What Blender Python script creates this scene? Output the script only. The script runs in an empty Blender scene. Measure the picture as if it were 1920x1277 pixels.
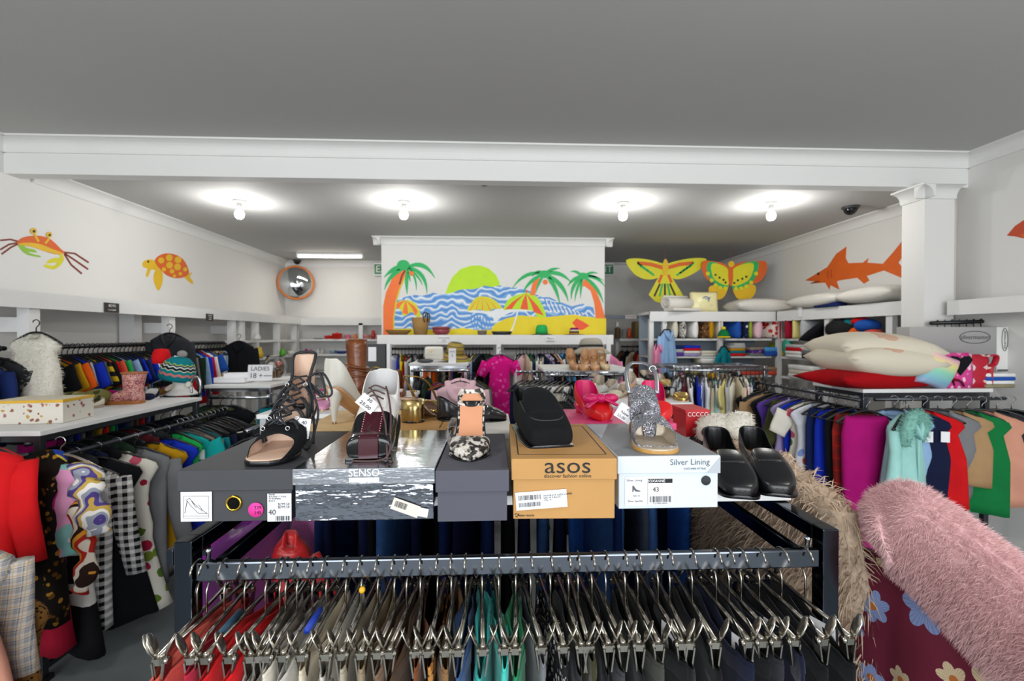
import bpy, math, random
from math import sin, cos, pi, radians as R
from mathutils import Vector as V, Matrix, Euler
from mathutils.geometry import tessellate_polygon
SC=bpy.context.scene; COL=SC.collection
CAM=V((0,0,1.55)); CE=Euler((R(90-.57),0,R(-2.5))); CM=CE.to_matrix(); FPX=1920*16/36
def at(px,py,X=None,Y=None,Z=None):
    d=CM@V(((px-960)/FPX,(638.5-py)/FPX,-1))
    if Y is not None: t=Y/d.y
    elif X is not None: t=X/d.x
    else: t=(Z-CAM.z)/d.z
    return CAM+d*t
# ---------- materials
def lin(h):
    h=h.lstrip('#'); o=[]
    for i in (0,2,4):
        c=int(h[i:i+2],16)/255; o.append(c/12.92 if c<=.04045 else ((c+.055)/1.055)**2.4)
    return (*o,1)
MATS={}
class NT:
    def __init__(s,key,rough=.8,metal=0,**kw):
        s.m=bpy.data.materials.new(key); s.m.use_nodes=True; s.t=s.m.node_tree
        s.b=s.t.nodes['Principled BSDF']; s.b.inputs['Roughness'].default_value=rough; s.b.inputs['Metallic'].default_value=metal
        if rough>=.84: s.b.inputs['Specular IOR Level'].default_value=.15
        for k,v in kw.items(): s.b.inputs[k.replace('_',' ')].default_value=v
        MATS[key]=s.m; s.tc=None
    def n(s,t,ins=None,**pr):
        nd=s.t.nodes.new('ShaderNode'+t)
        for k,v in pr.items(): setattr(nd,k,v)
        for k,v in (ins or {}).items():
            if hasattr(v,'is_linked') or hasattr(v,'links'): s.t.links.new(v,nd.inputs[k])
            else: nd.inputs[k].default_value=v
        return nd
    def co(s):
        if not s.tc: s.tc=s.n('TexCoord').outputs['Object']
        return s.tc
    def math(s,op,a,b=0.,c=None):
        i={0:a,1:b}
        if c is not None: i[2]=c
        return s.n('Math',i,operation=op).outputs[0]
    def mix(s,f,a,b,bt='MIX'):
        return s.n('MixRGB',{0:f,1:a,2:b},blend_type=bt).outputs[0]
    def noise(s,sc,det=3,vec=None,out='Fac'):
        return s.n('TexNoise',{'Vector':vec or s.co(),'Scale':sc,'Detail':float(det)}).outputs[out]
    def voro(s,sc,out='Distance',vec=None,feature='F1',rnd=1.):
        return s.n('TexVoronoi',{'Vector':vec or s.co(),'Scale':sc,'Randomness':rnd},feature=feature).outputs[out]
    def ramp(s,f,stops,interp='CONSTANT'):
        r=s.n('ValToRGB',{0:f}); cr=r.color_ramp; cr.interpolation=interp
        while len(cr.elements)<len(stops): cr.elements.new(.5)
        for e,(p,c) in zip(cr.elements,stops): e.position=p; e.color=lin(c) if isinstance(c,str) else c
        return r.outputs[0]
    def xyz(s):
        x=s.n('SeparateXYZ',{0:s.co()}); return x.outputs
    def color(s,c): s.t.links.new(c,s.b.inputs['Base Color']); return s
    def bump(s,h,st=.3,dist=.002):
        s.t.links.new(s.n('Bump',{'Height':h,'Strength':st,'Distance':dist}).outputs[0],s.b.inputs['Normal']); return s
def mat(key,col=None,rough=.8,metal=0,var=.12,vs=14,bump=0,bs=400,**kw):
    if key in MATS: return MATS[key]
    t=NT(key,rough,metal,**kw); c=lin(col)
    if var:
        f=t.noise(vs,4); d=tuple(min(1,x*(1-var)) for x in c[:3])+(1,); l=tuple(min(1,x*(1+var)) for x in c[:3])+(1,)
        t.color(t.mix(f,d,l))
    else: t.b.inputs['Base Color'].default_value=c
    if bump: t.bump(t.noise(bs,2),bump)
    return t.m
def emit(key,col,st):
    if key in MATS: return MATS[key]
    t=NT(key); t.b.inputs['Base Color'].default_value=lin(col); t.b.inputs['Emission Color'].default_value=lin(col); t.b.inputs['Emission Strength'].default_value=st
    return t.m
PAL={'black':'#15161a','charcoal':'#2c2d31','grey':'#77787b','light grey':'#b4b5b8','white':'#e6e5e2','cream':'#dcd6c4','beige':'#c9bda4','tan':'#a58560','khaki':'#8c8467',
'brown':'#59402c','rust':'#9c4a1f','navy':'#161c38','dark blue':'#1a2a5c','royal blue':'#1733b8','blue':'#2453a8','denim blue':'#3a5478','light blue':'#8fb0d6','sky blue':'#4f97d2','teal':'#0f7480',
'turquoise':'#17a3a0','mint':'#9ccfc9','green':'#13713a','bright green':'#1fa24b','lime':'#9aae3a','olive':'#4a4e2c','dark green':'#1f3326','yellow':'#dfc31b','mustard':'#b98a14','pale yellow':'#dbcf86',
'orange':'#e2601a','coral':'#d4503f','red':'#c4161b','crimson':'#9c1630','maroon':'#571722','burgundy':'#5a1026','magenta':'#a3106b','hot pink':'#e0178f','pink':'#dd86ab','pale pink':'#e3bcc6','lilac':'#a596c8','purple':'#5b3f9b','violet':'#7a2090','taupe':'#8d7e70','peach':'#c98f78','slate grey':'#4c5361','lavender':'#8d9bd0'}
def stripe(key,cols,sc,axis=2,rough=.85):
    t=NT(key,rough); x=t.xyz()[axis]; f=t.math('FRACT',t.math('MULTIPLY',x,sc)); n=len(cols)
    t.color(t.ramp(f,[(i/n,c) for i,c in enumerate(cols)])); return t.m
def blobs(key,base,cols,sc,th=.32,warp=.4,rough=.85,metal=0):
    t=NT(key,rough,metal); v=t.n('VectorMath',{0:t.co(),1:t.n('VectorMath',{0:t.noise(sc*1.3,2,out='Color'),1:(warp/sc,)*3},operation='MULTIPLY').outputs[0]},operation='ADD').outputs[0]
    d=t.voro(sc,vec=v); rc=t.n('SeparateColor',{0:t.voro(sc,'Color',vec=v)}).outputs[0]; n=len(cols)
    c=t.ramp(rc,[(i/n,k) for i,k in enumerate(cols)]); f=t.math('LESS_THAN',d,th)
    t.color(t.mix(f,lin(base),c)); return t.m
def plaid(key,base,a,b,sc=30):
    t=NT(key,.85); x=t.xyz(); fx=t.math('FRACT',t.math('MULTIPLY',x[0],sc)); fz=t.math('FRACT',t.math('MULTIPLY',x[2],sc))
    ba=lambda f:t.ramp(f,[(0,(0,0,0,1)),(.5,(.5,.5,.5,1)),(.82,(0,0,0,1)),(.88,(.8,.8,.8,1))])
    m=t.mix(t.math('MULTIPLY',t.math('ADD',ba(fx),ba(fz)),.5),lin(base),lin(a))
    l=t.math('MAXIMUM',t.math('COMPARE',fx,.2,.04),t.math('COMPARE',fz,.2,.04))
    t.color(t.mix(t.math('MULTIPLY',l,.7),m,lin(b))); return t.m
PATS={
'black and white gingham':lambda k:gingham(k,'#15161a','#d9d8d4',26),
'grey plaid':lambda k:plaid(k,'#b7b4ae','#3c4252','#b38a3a',34),
'red tartan':lambda k:plaid(k,'#8a1c1c','#23332a','#b43020',14),
'black and yellow striped':lambda k:stripe(k,['#1b1b1c','#c9a91d'],14),
'white and red striped':lambda k:stripe(k,['#e6e4e0','#e6e4e0','#b32026'],16),
'blue and white striped':lambda k:stripe(k,['#e4e5e8','#3b5ba6'],26,0),
'rainbow striped':lambda k:stripe(k,['#c6261c','#e0a81a','#3d2b6a','#d35a1c','#e8c93a','#8a1c4a'],11),
'camouflage':lambda k:blobs(k,'#6d6a3c',['#3a3d22','#8d8452','#2a2c1c'],22,.42,.9),
'leopard print':lambda k:blobs(k,'#8a6330',['#1c130b','#3a2612'],75,.36,.5),
'white floral':lambda k:blobs(k,'#e2ddd0',['#a8213e','#788a34','#c8586e','#5d7a2c','#e2ddd0'],13,.38,.5),
'grey floral':lambda k:blobs(k,'#97948a',['#b9a77c','#4d5148','#c0bcae','#6d5e3f'],17,.40,.7),
'blue and red floral':lambda k:blobs(k,'#d7d9e2',['#c6543a','#5b78c0','#d7d9e2','#7f97d2','#d98a78'],13,.36,.6),
'navy floral':lambda k:blobs(k,'#1a2144',['#c94f86','#d7d3cf','#3b5ba6'],24,.30,.5),
'pink floral':lambda k:blobs(k,'#d2468d',['#f0c9dc','#d92a86','#e890bd'],30,.38,.5),
'purple floral':lambda k:blobs(k,'#4a2a7c',['#d05ab0','#2b1b4d','#8d6bd0'],22,.38,.5),
'orange and black print':lambda k:blobs(k,'#16161a',['#d08a1a','#16161a','#c77a18'],26,.42,.7),
'black and gold print':lambda k:blobs(k,'#17130f',['#a87a2a','#5e3f16','#17130f'],38,.36,.7),
'multicoloured swirl':lambda k:swirl(k,['#e6e2da','#e0567c','#1f8a72','#2a4ca6','#e6e2da','#3b3aa0'],6),
'grey and black patterned':lambda k:blobs(k,'#8d8e90',['#2b2c30','#5b5c60'],40,.36,.5),
'red and white patterned':lambda k:blobs(k,'#e3d6cc',['#b81d22','#c7363a'],16,.40,.8),
'zebra striped':lambda k:swirl(k,['#1b1b1b','#e3e0d8'],20),
'brown patterned':lambda k:blobs(k,'#6b4a2e',['#2a1c12','#a98050'],34,.38,.7),
'tie-dyed black and white':lambda k:swirl(k,['#131316','#131316','#d8d6d0','#131316'],5,True),
'lavender print':lambda k:blobs(k,'#a79cc0',['#54406c','#d9d1e4'],30,.36,.6),
'hot pink brocade':lambda k:blobs(k,'#d4127f',['#ea5cae','#e33d9c','#d4127f'],26,.40,.7),
'green and blue checked':lambda k:plaid(k,'#2e5f52','#1f3c78','#cfd0a0',18),
}
def gingham(k,a,b,sc):
    t=NT(k,.85); x=t.xyz(); s=lambda v:t.math('LESS_THAN',t.math('FRACT',t.math('MULTIPLY',v,sc)),.5)
    t.color(t.mix(t.math('MULTIPLY',t.math('ADD',s(x[0]),s(x[2])),.5),lin(b),lin(a))); return t.m
def swirl(k,cols,sc,hor=False):
    t=NT(k,.85); v=t.co()
    if hor: v=t.n('Mapping',{'Vector':v,'Scale':(.35,.35,1.6)}).outputs[0]
    f=t.math('FRACT',t.math('MULTIPLY',t.noise(sc*.5,2,vec=v),sc*.9)); n=len(cols)
    t.color(t.ramp(f,[(i/n,c) for i,c in enumerate(cols)])); return t.m
def cloth(c):
    k='cloth '+c
    if k in MATS: return MATS[k]
    if c in PATS: return PATS[c](k)
    return mat(k,PAL[c],.9,0,.22,9,.25,260,Specular_IOR_Level=.15)
# ---------- meshes
class MB:
    def __init__(s): s.v=[]; s.f=[]; s.mi=[]; s.sm=[]
    def add(s,vs,fs,mi=0,sm=True):
        o=len(s.v); s.v+= [tuple(p) for p in vs]; s.f+=[tuple(i+o for i in f) for f in fs]; s.mi+=[mi]*len(fs); s.sm+=[sm]*len(fs); return s
    def box(s,c,d,mi=0,rot=None,M=None):
        x,y,z=[k/2 for k in d]; vs=[V((a*x,b*y,e*z)) for a in(-1,1) for b in(-1,1) for e in(-1,1)]
        if rot is not None: q=Euler(rot).to_matrix(); vs=[q@p for p in vs]
        vs=[p+V(c) for p in vs]
        if M: vs=[M@p for p in vs]
        return s.add(vs,[(0,1,3,2),(4,6,7,5),(0,4,5,1),(2,3,7,6),(0,2,6,4),(1,5,7,3)],mi,False)
    def loft(s,rings,c0=True,c1=True,mi=0,closed=True,sm=True):
        n=len(rings[0]); o=[]; 
        for r in rings: o+=list(r)
        fs=[]; m=n if closed else n-1
        for i in range(len(rings)-1):
            for j in range(m):
                k=(j+1)%n; fs.append((i*n+j,i*n+k,(i+1)*n+k,(i+1)*n+j))
        if c0: fs.append(tuple(range(n-1,-1,-1)))
        if c1: b=(len(rings)-1)*n; fs.append(tuple(range(b,b+n)))
        return s.add(o,fs,mi,sm)
    def tube(s,pts,r,n=8,mi=0,flat=1.,up=None,closed=False,cap=True):
        pts=[V(p) for p in pts]; N=len(pts); rs=r if isinstance(r,(list,tuple)) else [r]*N; rings=[]; u=None
        for i,p in enumerate(pts):
            a=pts[(i-1)%N] if closed or i else p; b=pts[(i+1)%N] if closed or i<N-1 else p
            t=(b-a).normalized() if (b-a).length>1e-9 else V((0,0,1))
            if u is None:
                u=V(up) if up is not None else (V((0,0,1)) if abs(t.z)<.9 else V((1,0,0)))
            if up is not None: u=V(up) if abs(V(up).normalized().dot(t))<.98 else u
            u=(u-t*u.dot(t)); u=u.normalized() if u.length>1e-6 else t.orthogonal().normalized(); w=t.cross(u)
            rings.append([p+w*cos(2*pi*k/n)*rs[i]+u*sin(2*pi*k/n)*rs[i]*flat for k in range(n)])
        if closed: rings.append(rings[0]); cap=False
        return s.loft(rings,cap,cap,mi)
    def lathe(s,prof,n=20,c=(0,0,0),mi=0,sx=1,sy=1,M=None,cap=True):
        rings=[[V((c[0]+r*cos(2*pi*k/n)*sx,c[1]+r*sin(2*pi*k/n)*sy,c[2]+z)) for k in range(n)] for r,z in prof]
        if M: rings=[[M@p for p in q] for q in rings]
        return s.loft(rings,cap,cap,mi)
    def ell(s,c,d,n=12,mi=0,M=None,pw=1.):
        rings=[]
        for i in range(n//2+1):
            a=-pi/2+pi*i/(n//2); r=max(cos(a),.02)**pw; z=sin(a)
            rings.append([V((c[0]+d[0]*r*cos(2*pi*k/n),c[1]+d[1]*r*sin(2*pi*k/n),c[2]+d[2]*z)) for k in range(n)])
        if M: rings=[[M@p for p in q] for q in rings]
        return s.loft(rings,True,True,mi)
    def prism(s,prof,p0,p1,ax,ay,mi=0):
        p0,p1,ax,ay=V(p0),V(p1),V(ax),V(ay)
        return s.loft([[p0+ax*a+ay*b for a,b in prof],[p1+ax*a+ay*b for a,b in prof]],True,True,mi,sm=False)
    def plate(s,pts,n,th,mi=0):
        pts=[V(p) for p in pts]; n=V(n); N=len(pts); tri=tessellate_polygon([pts])
        vs=pts+[p+n*th for p in pts]; fs=[tuple(t) for t in tri]+[tuple(i+N for i in t) for t in tri]+[(i,(i+1)%N,N+(i+1)%N,N+i) for i in range(N)]
        return s.add(vs,fs,mi,False)
    def build(s,name,mats,parent=None,loc=None,rot=None,bevel=0,sub=0,solid=0,seg=2,weld=0):
        me=bpy.data.meshes.new(name); me.from_pydata(s.v,[],s.f)
        for m in (mats if isinstance(mats,(list,tuple)) else [mats]): me.materials.append(m)
        me.polygons.foreach_set('material_index',s.mi); me.polygons.foreach_set('use_smooth',s.sm)
        import bmesh as _b
        bm=_b.new(); bm.from_mesh(me)
        if weld: _b.ops.remove_doubles(bm,verts=bm.verts,dist=weld)
        _b.ops.recalc_face_normals(bm,faces=bm.faces); bm.to_mesh(me); bm.free()
        o=bpy.data.objects.new(name,me); COL.objects.link(o)
        if parent: o.parent=parent
        if loc is not None: o.location=loc
        if rot is not None: o.rotation_euler=rot
        if solid: m=o.modifiers.new('s','SOLIDIFY'); m.thickness=solid; m.offset=-1
        if sub: m=o.modifiers.new('d','SUBSURF'); m.levels=m.render_levels=sub
        if bevel: m=o.modifiers.new('b','BEVEL'); m.width=bevel; m.segments=seg; m.limit_method='ANGLE'
        return o
def cat(ps,k=6,closed=False):
    ps=[V(p) for p in ps]; N=len(ps); o=[]
    g=lambda i: ps[i%N] if closed else ps[min(max(i,0),N-1)]
    for i in range(N if closed else N-1):
        a,b,c,d=g(i-1),g(i),g(i+1),g(i+2)
        for j in range(k):
            t=j/k; o.append(.5*((2*b)+(c-a)*t+(2*a-5*b+4*c-d)*t*t+(3*b-a-3*c+d)*t**3))
    if not closed: o.append(ps[-1])
    return o
USED={}
def tag(o,label,c,group=None,kind=None):
    o['label']=label; o['category']=c
    if group: o['group']=group
    if kind: o['kind']=kind
    USED.setdefault(label,[]).append(o.name); return o
def thing(name,label,c,loc=(0,0,0),rot=(0,0,0),group=None):
    o=bpy.data.objects.new(name,None); o.empty_display_size=.05; COL.objects.link(o); o.location=loc
    o.rotation_euler=rot if isinstance(rot,tuple) else (0,0,rot); return tag(o,label,c,group)
def struct(o): o['kind']='structure'; return o
def txt(parent,body,size,loc,rot,m,name='lettering',align='CENTER',ext=.0003,sx=1.):
    c=bpy.data.curves.new(name,'FONT'); c.body=body; c.size=size; c.align_x=align; c.align_y='CENTER'; c.extrude=ext; c.resolution_u=3
    q=bpy.data.objects.new('q',c); me=bpy.data.meshes.new_from_object(q); bpy.data.objects.remove(q); me.materials.clear(); me.materials.append(m); o=bpy.data.objects.new(name,me); COL.objects.link(o); o.parent=parent; o.location=loc; o.rotation_euler=rot; o.scale=(sx,1,1); return o
FRONT=(pi/2,0,0)
ORD='first second third fourth fifth sixth seventh eighth ninth tenth eleventh twelfth thirteenth fourteenth fifteenth sixteenth seventeenth eighteenth'.split()
def clone(o,loc,rot=None,parent=None):
    c=o.copy(); COL.objects.link(c)
    if loc is not None: c.location=loc
    if rot is not None: c.rotation_euler=rot
    if parent: c.parent=parent
    for ch in list(o.children): clone(ch,None,None,c)
    return c
# ---------- room
wallm=NT('white wall paint',.65); wallm.color(wallm.mix(wallm.noise(1.2,3),lin('#d9d8d5'),lin('#e2e1de'))).bump(wallm.noise(60,2),.05); wallm=wallm.m
ceilm=NT('grey ceiling paint',.8); ceilm.color(ceilm.mix(ceilm.noise(.8,2),lin('#b1b1b0'),lin('#b9b9b7'))); ceilm=ceilm.m
trimm=mat('white gloss trim','#e0e0de',.75,0,.03,4)
shelfw=mat('white painted shelf','#dcdcdb',.5,0,.05,5)
bluew=mat('blue grey backing','#8d99a6',.7,0,.06,3)
flm=NT('grey concrete floor',.45); flm.color(flm.mix(flm.noise(2.2,6),lin('#5f666a'),lin('#8b9193'))).bump(flm.noise(30,3),.08); flm=flm.m
XL,XR,YB,ZC,ZF=-3.18,3.6,7.15,2.70,2.835
def sbox(name,lo,hi,m): return struct(MB().box([(a+b)/2 for a,b in zip(lo,hi)],[b-a for a,b in zip(lo,hi)]).build(name,m))
sbox('floor',(XL-.2,-3.2,-.1),(XR+.2,YB+.2,0),flm)
sbox('wall_left',(XL-.2,-3.2,0),(XL,YB+.2,3),wallm)
sbox('wall_right',(XR,3.2,0),(XR+.2,YB+.2,3),wallm)
sbox('wall_right_front',(3.4,-3.2,0),(3.6,3.2,3),wallm)
sbox('wall_back',(XL,YB,0),(XR,YB+.2,3),wallm)
sbox('ceiling',(XL,3.15,ZC),(XR,YB,ZC+.3),ceilm)
sbox('ceiling_front',(XL,-3.2,ZF),(XR,3.2,ZF+.2),ceilm)
# shop front behind the camera: wall with a wide glazed opening
fw=MB(); fw.box((.1,-3.1,.25),(7,.2,.5)); fw.box((.1,-3.1,2.75),(7,.2,.35)); fw.box((-2.95,-3.1,1.4),(.6,.2,2.8)); fw.box((3.2,-3.1,1.4),(.5,.2,2.8))
struct(fw.build('wall_front',wallm))
wf=MB()
for x in (-2.6,-.9,.9,2.9): wf.box((x,-3.08,1.53),(.06,.08,2.08))
for z in (.52,2.55): wf.box((.15,-3.08,z),(5.5,.08,.06))
struct(wf.build('window_1',mat('grey window frame','#55585c',.4)))
# beam, column, partition with cove cornices
sbox('beam',(XL,3.12,2.61),(3.4,3.22,ZF),trimm)
colm=MB(); colm.box((3.17,3.19,1.305),(.22,.18,2.61)); struct(colm.build('column',wallm))
sbox('partition_wall',(-1.29,5.38,0),(1.34,YB,ZC),wallm)
CV=[(0,0),(0,-.09),(.012,-.09),(.016,-.078)]+[(.016+.058*(1-cos(a)),-.078+.062*sin(a)) for a in [i*pi/12 for i in range(1,6)]]+[(.078,-.012),(.09,-.012),(.09,0)]
def cornice(i,p0,p1,out): struct(MB().prism(CV,p0,p1,out,(0,0,1)).build('trim_%d'%i,trimm))
cornice(1,(XL,-3,ZF),(XL,3.12,ZF),(1,0,0)); cornice(2,(3.4,-3,ZF),(3.4,3.12,ZF),(-1,0,0)); cornice(3,(XL,3.12,ZF),(3.4,3.12,ZF),(0,-1,0))
cornice(4,(XL,3.3,ZC),(XL,YB,ZC),(1,0,0)); cornice(5,(XR,3.3,ZC),(XR,YB,ZC),(-1,0,0)); cornice(6,(XL,YB,ZC),(XR,YB,ZC),(0,-1,0))
cornice(7,(-1.29-.09,5.38,ZC),(1.34+.09,5.38,ZC),(0,-1,0)); cornice(8,(-1.29,5.3,ZC),(-1.29,YB,ZC),(-1,0,0)); cornice(9,(1.34,5.3,ZC),(1.34,YB,ZC),(1,0,0))
cornice(10,(2.98,3.1,2.61),(3.28,3.1,2.61),(0,-1,0)); cornice(11,(3.06,3.02,2.61),(3.06,3.28,2.61),(-1,0,0))
# ---------- lights
bulbm=emit('lit bulb glass','#fffaf0',14); plas=mat('white plastic','#e8e8e6',.4,0,0)
BL=[at(449,402,Z=2.585),at(757,403,Z=2.585),at(1168,405,Z=2.585),at(1446,405,Z=2.585)]
for i,p in enumerate(BL):
    t=thing('ceiling_light','%s bare glowing bulb from the left on the rear ceiling'%ORD[i],'light',(p.x,p.y,ZC),group='bare ceiling bulbs')
    MB().lathe([(.05,0),(.05,-.012),(.03,-.025)],16).build('ceiling_rose',plas,t)
    MB().lathe([(.012,-.02),(.012,-.03),(.022,-.035),(.022,-.07)],12).build('lamp_holder',plas,t)
    MB().lathe([(.012,-.068),(.022,-.078),(.034,-.095),(.038,-.115),(.033,-.137),(.02,-.15),(.004,-.153)],16).build('bulb',bulbm,t)
    l=bpy.data.lights.new('bulb_lamp','POINT'); l.energy=15; l.shadow_soft_size=.045; l.color=(1,.98,.95); o=bpy.data.objects.new('bulb_lamp',l); COL.objects.link(o); o.location=(p.x,p.y,ZC-.2)
# fluorescent batten
p0=at(558,480,Z=2.66); p1=at(681,480,Z=2.66); pc=(p0+p1)/2; w=(p1-p0).length
t=thing('fluorescent_light','long glowing fluorescent tube light on the ceiling near the convex mirror','light',(pc.x,pc.y,ZC))
MB().box((0,0,-.015),(w,.07,.03)).build('housing',plas,t,bevel=.004); MB().tube([(-w/2+.02,0,-.048),(w/2-.02,0,-.048)],.016,10).build('tube',emit('lit tube','#fff6ea',12),t)
for s in(-1,1): MB().box((s*(w/2-.012),0,-.04),(.024,.04,.05)).build('lamp_holder',plas,t)
l=bpy.data.lights.new('tube_lamp','AREA'); l.shape='RECTANGLE'; l.size=w; l.size_y=.05; l.energy=5; l.color=(1,.95,.86); o=bpy.data.objects.new('tube_lamp',l); COL.objects.link(o); o.location=(pc.x,pc.y,ZC-.09)
for x_,y_ in ((-1.3,.2),(1.5,.3)):  # two unseen bulbs added above the camera to light the shoes from overhead
    l=bpy.data.lights.new('bulb_lamp','POINT'); l.energy=32; l.shadow_soft_size=.12; l.color=(1,.97,.93); o=bpy.data.objects.new('bulb_lamp',l); COL.objects.link(o); o.location=(x_,y_,ZF-.22)
    t=thing('ceiling_light','added unseen bulb on the front ceiling above the camera, %s'%('left' if x_<0 else 'right'),'light',(x_,y_,ZF)); MB().lathe([(.05,0),(.05,-.012),(.012,-.025),(.02,-.07)],12).build('lamp_holder',plas,t); MB().lathe([(.012,-.068),(.034,-.095),(.038,-.115),(.02,-.15),(.004,-.153)],14).build('bulb',bulbm,t)
# daylight through the shop front
l=bpy.data.lights.new('daylight','AREA'); l.shape='RECTANGLE'; l.size=5.4; l.size_y=2.0; l.energy=225; l.color=(.95,.98,1); o=bpy.data.objects.new('daylight',l); COL.objects.link(o); o.location=(.1,-3.3,1.6); o.rotation_euler=(R(90),0,0)
w_=bpy.data.worlds.new('sky'); SC.world=w_; w_.use_nodes=True; bg=w_.node_tree.nodes['Background']; bg.inputs[0].default_value=(.8,.9,1,1); bg.inputs[1].default_value=1.2
# ---------- camera
cd=bpy.data.cameras.new('camera'); cam=bpy.data.objects.new('camera',cd); COL.objects.link(cam); cam.location=CAM; cam.rotation_euler=CE; cd.lens=16; cd.sensor_width=36; cd.clip_start=.02; SC.camera=cam
cd.dof.use_dof=True; cd.dof.focus_distance=.95; cd.dof.aperture_fstop=5
SC.view_settings.view_transform='Standard'; SC.view_settings.look='None'; SC.view_settings.gamma=1; SC.view_settings.exposure=0; SC.view_settings.use_curve_mapping=False
SC.cycles.use_denoising=True; SC.cycles.max_bounces=7; SC.cycles.diffuse_bounces=4; SC.cycles.sample_clamp_indirect=6
# ---------- painted wall art and fixtures
def PM(ox,oy,sc,**pl): return lambda x,y: at(ox+x/sc,oy+y/sc,**pl)
def leaf(a,c,b,w):
    a,c,b=V((*a,0)),V((*c,0)),V((*b,0)); L=[];Rr=[]
    for i in range(9):
        t=i/8; p=a*(1-t)**2+c*2*t*(1-t)+b*t*t; d=(c-a)*(1-t)+(b-c)*t; n=V((-d.y,d.x,0)).normalized()*w*(sin(pi*min(.97,.15+t*.85))+.03)
        L.append((p+n)[:2]); Rr.append((p-n)[:2])
    return L+Rr[::-1]
def circ(x,y,r,ry=None,n=16): return [(x+r*cos(2*pi*i/n),y+(ry or r)*sin(2*pi*i/n)) for i in range(n)]
def line(pts,w): 
    P=[V((*p,0)) for p in pts]; L=[];Q=[]
    for i,p in enumerate(P):
        d=(P[min(i+1,len(P)-1)]-P[max(i-1,0)]).normalized(); n=V((-d.y,d.x,0))*w; L.append((p+n)[:2]); Q.append((p-n)[:2])
    return L+Q[::-1]
def smooth(pts,k=3): return [(p.x,p.y) for p in cat([(*p,0) for p in pts],k,True)]
PAINT={'o':'#d8601c','y':'#e0b41c','Y':'#d6cf24','g':'#1fae5c','G':'#b6e01a','r':'#c2461e','b':'#7a2c1c','k':'#2a2420','w':'#e4e8ec','s':'#e4ce1c','O':'#ef7430','R':'#e8542a','m':'#b03a2a','B':'#5d95d6','l':'#8fc03a'}
def paint(c): return mat('wall paint '+c,PAINT[c],.6,0,.10,9)
def art(root,pm,n,pieces,th=.0012,step=.0008):
    org=root.matrix_basis.inverted() if False else None; loc=root.location; nv=V(n)
    for nm,c,pts,lay in pieces:
        P=[pm(x,y)-loc+nv*(lay*step) for x,y in pts]
        MB().plate(P,n,th).build(nm,paint(c) if isinstance(c,str) else c,root)
pm=PM(0,240,3,X=XL); t=thing('crab_painting','orange and yellow crab painted on the left wall','wall art',pm(225,660))
art(t,pm,(1,0,0),[('leg','b',line(p,5),0) for p in ([(105,640),(60,627),(0,632)],[(105,645),(50,655),(0,685)],[(105,650),(60,672),(8,710)],[(360,700),(420,706),(498,757)],[(362,705),(430,750),(495,795)],[(362,710),(400,770),(460,820)])]+
 [('claw','l',smooth([(100,655),(115,682),(150,712),(222,727),(222,718),(185,710),(155,697),(205,700),(190,683),(150,675),(130,660)]),1),('claw','Y',smooth([(345,705),(358,735),(340,770),(300,795),(248,780),(255,767),(300,776),(318,757),(262,762),(275,742),(310,730),(335,730),(330,705)]),1),
 ('shell','o',smooth([(95,640),(130,615),(200,605),(260,615),(300,640),(340,680),(362,700),(345,710),(300,708),(240,690),(180,668),(130,660),(100,655)]),2),('belly','y',smooth([(102,650),(160,645),(230,655),(290,680),(352,704),(320,709),(250,693),(180,670),(120,660)]),3),
 ('eye_stalk','y',line([(190,590),(200,615),(215,640)],6),4),('eye_stalk','y',line([(274,608),(268,630),(250,650)],6),4),('eye','y',circ(185,580,18),5),('eye','y',circ(273,600,16),5),('pupil','k',circ(187,581,8),6),('pupil','k',circ(275,602,7),6)])
t=thing('turtle_painting','orange shelled turtle painted on the left wall beside the crab','wall art',pm(945,790))
art(t,pm,(1,0,0),[('head','y',smooth([(800,765),(815,745),(850,740),(875,750),(890,775),(895,795),(870,800),(850,797),(832,836),(820,830),(828,790),(808,785)]),0),('flipper','o' if 0 else 'y',smooth([(875,800),(905,800),(915,830),(910,880),(890,915),(870,880),(862,840)]),1),('flipper','y',smooth([(1030,830),(1060,820),(1082,812),(1068,836),(1086,866),(1080,878),(1050,855)]),1),
 ('shell','o',smooth([(870,745),(890,720),(930,706),(985,712),(1030,740),(1055,785),(1060,820),(1030,840),(985,845),(940,830),(905,800),(880,770)]),2),('eye','k',circ(833,752,6),1.5)]+[('shell_plate','y',circ(x,y,r),3) for x,y,r in ((905,745,17),(950,730,19),(1000,742,19),(952,772,19),(997,782,19),(920,795,12),(966,806,13),(1012,820,10),(1040,795,12),(980,832,9))])
pm=PM(1120,280,2.4,X=XR); t=thing('shark_painting','orange shark painted on the right wall above the linen shelves','wall art',pm(1150,540))
art(t,pm,(-1,0,0),[('body','o',[(935,590),(985,560),(1035,530),(1075,470),(1122,437),(1118,490),(1130,512),(1195,510),(1222,488),(1215,510),(1285,515),(1330,465),(1370,415),(1400,390),(1385,470),(1355,510),(1400,560),(1395,590),(1330,562),(1290,545),(1230,565),(1212,570),(1225,590),(1200,605),(1170,578),(1090,590),(1078,595),(1090,632),(1050,612),(1045,632),(1025,600),(960,605),(978,595)],0),('eye','k',circ(995,560,6),2),('mouth','k',line([(962,603),(985,596),(1000,594)],2),2),('gill','r',line([(1040,545),(1036,565),(1042,580)],3),2),('gill','r',line([(1055,540),(1051,562),(1057,578)],3),2)])
pm=PM(1120,280,2.4,X=3.4); t=thing('fish_painting','orange pointed fish painted on the right wall in front of the column','wall art',pm(1920,360))
art(t,pm,(-1,0,0),[('body','r',[(1843,388),(1880,345),(1920,318),(1970,325),(2010,365),(1960,402),(1915,400),(1880,392)],0),('fin','o',[(1905,385),(1940,372),(1950,420)],2)])
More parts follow.
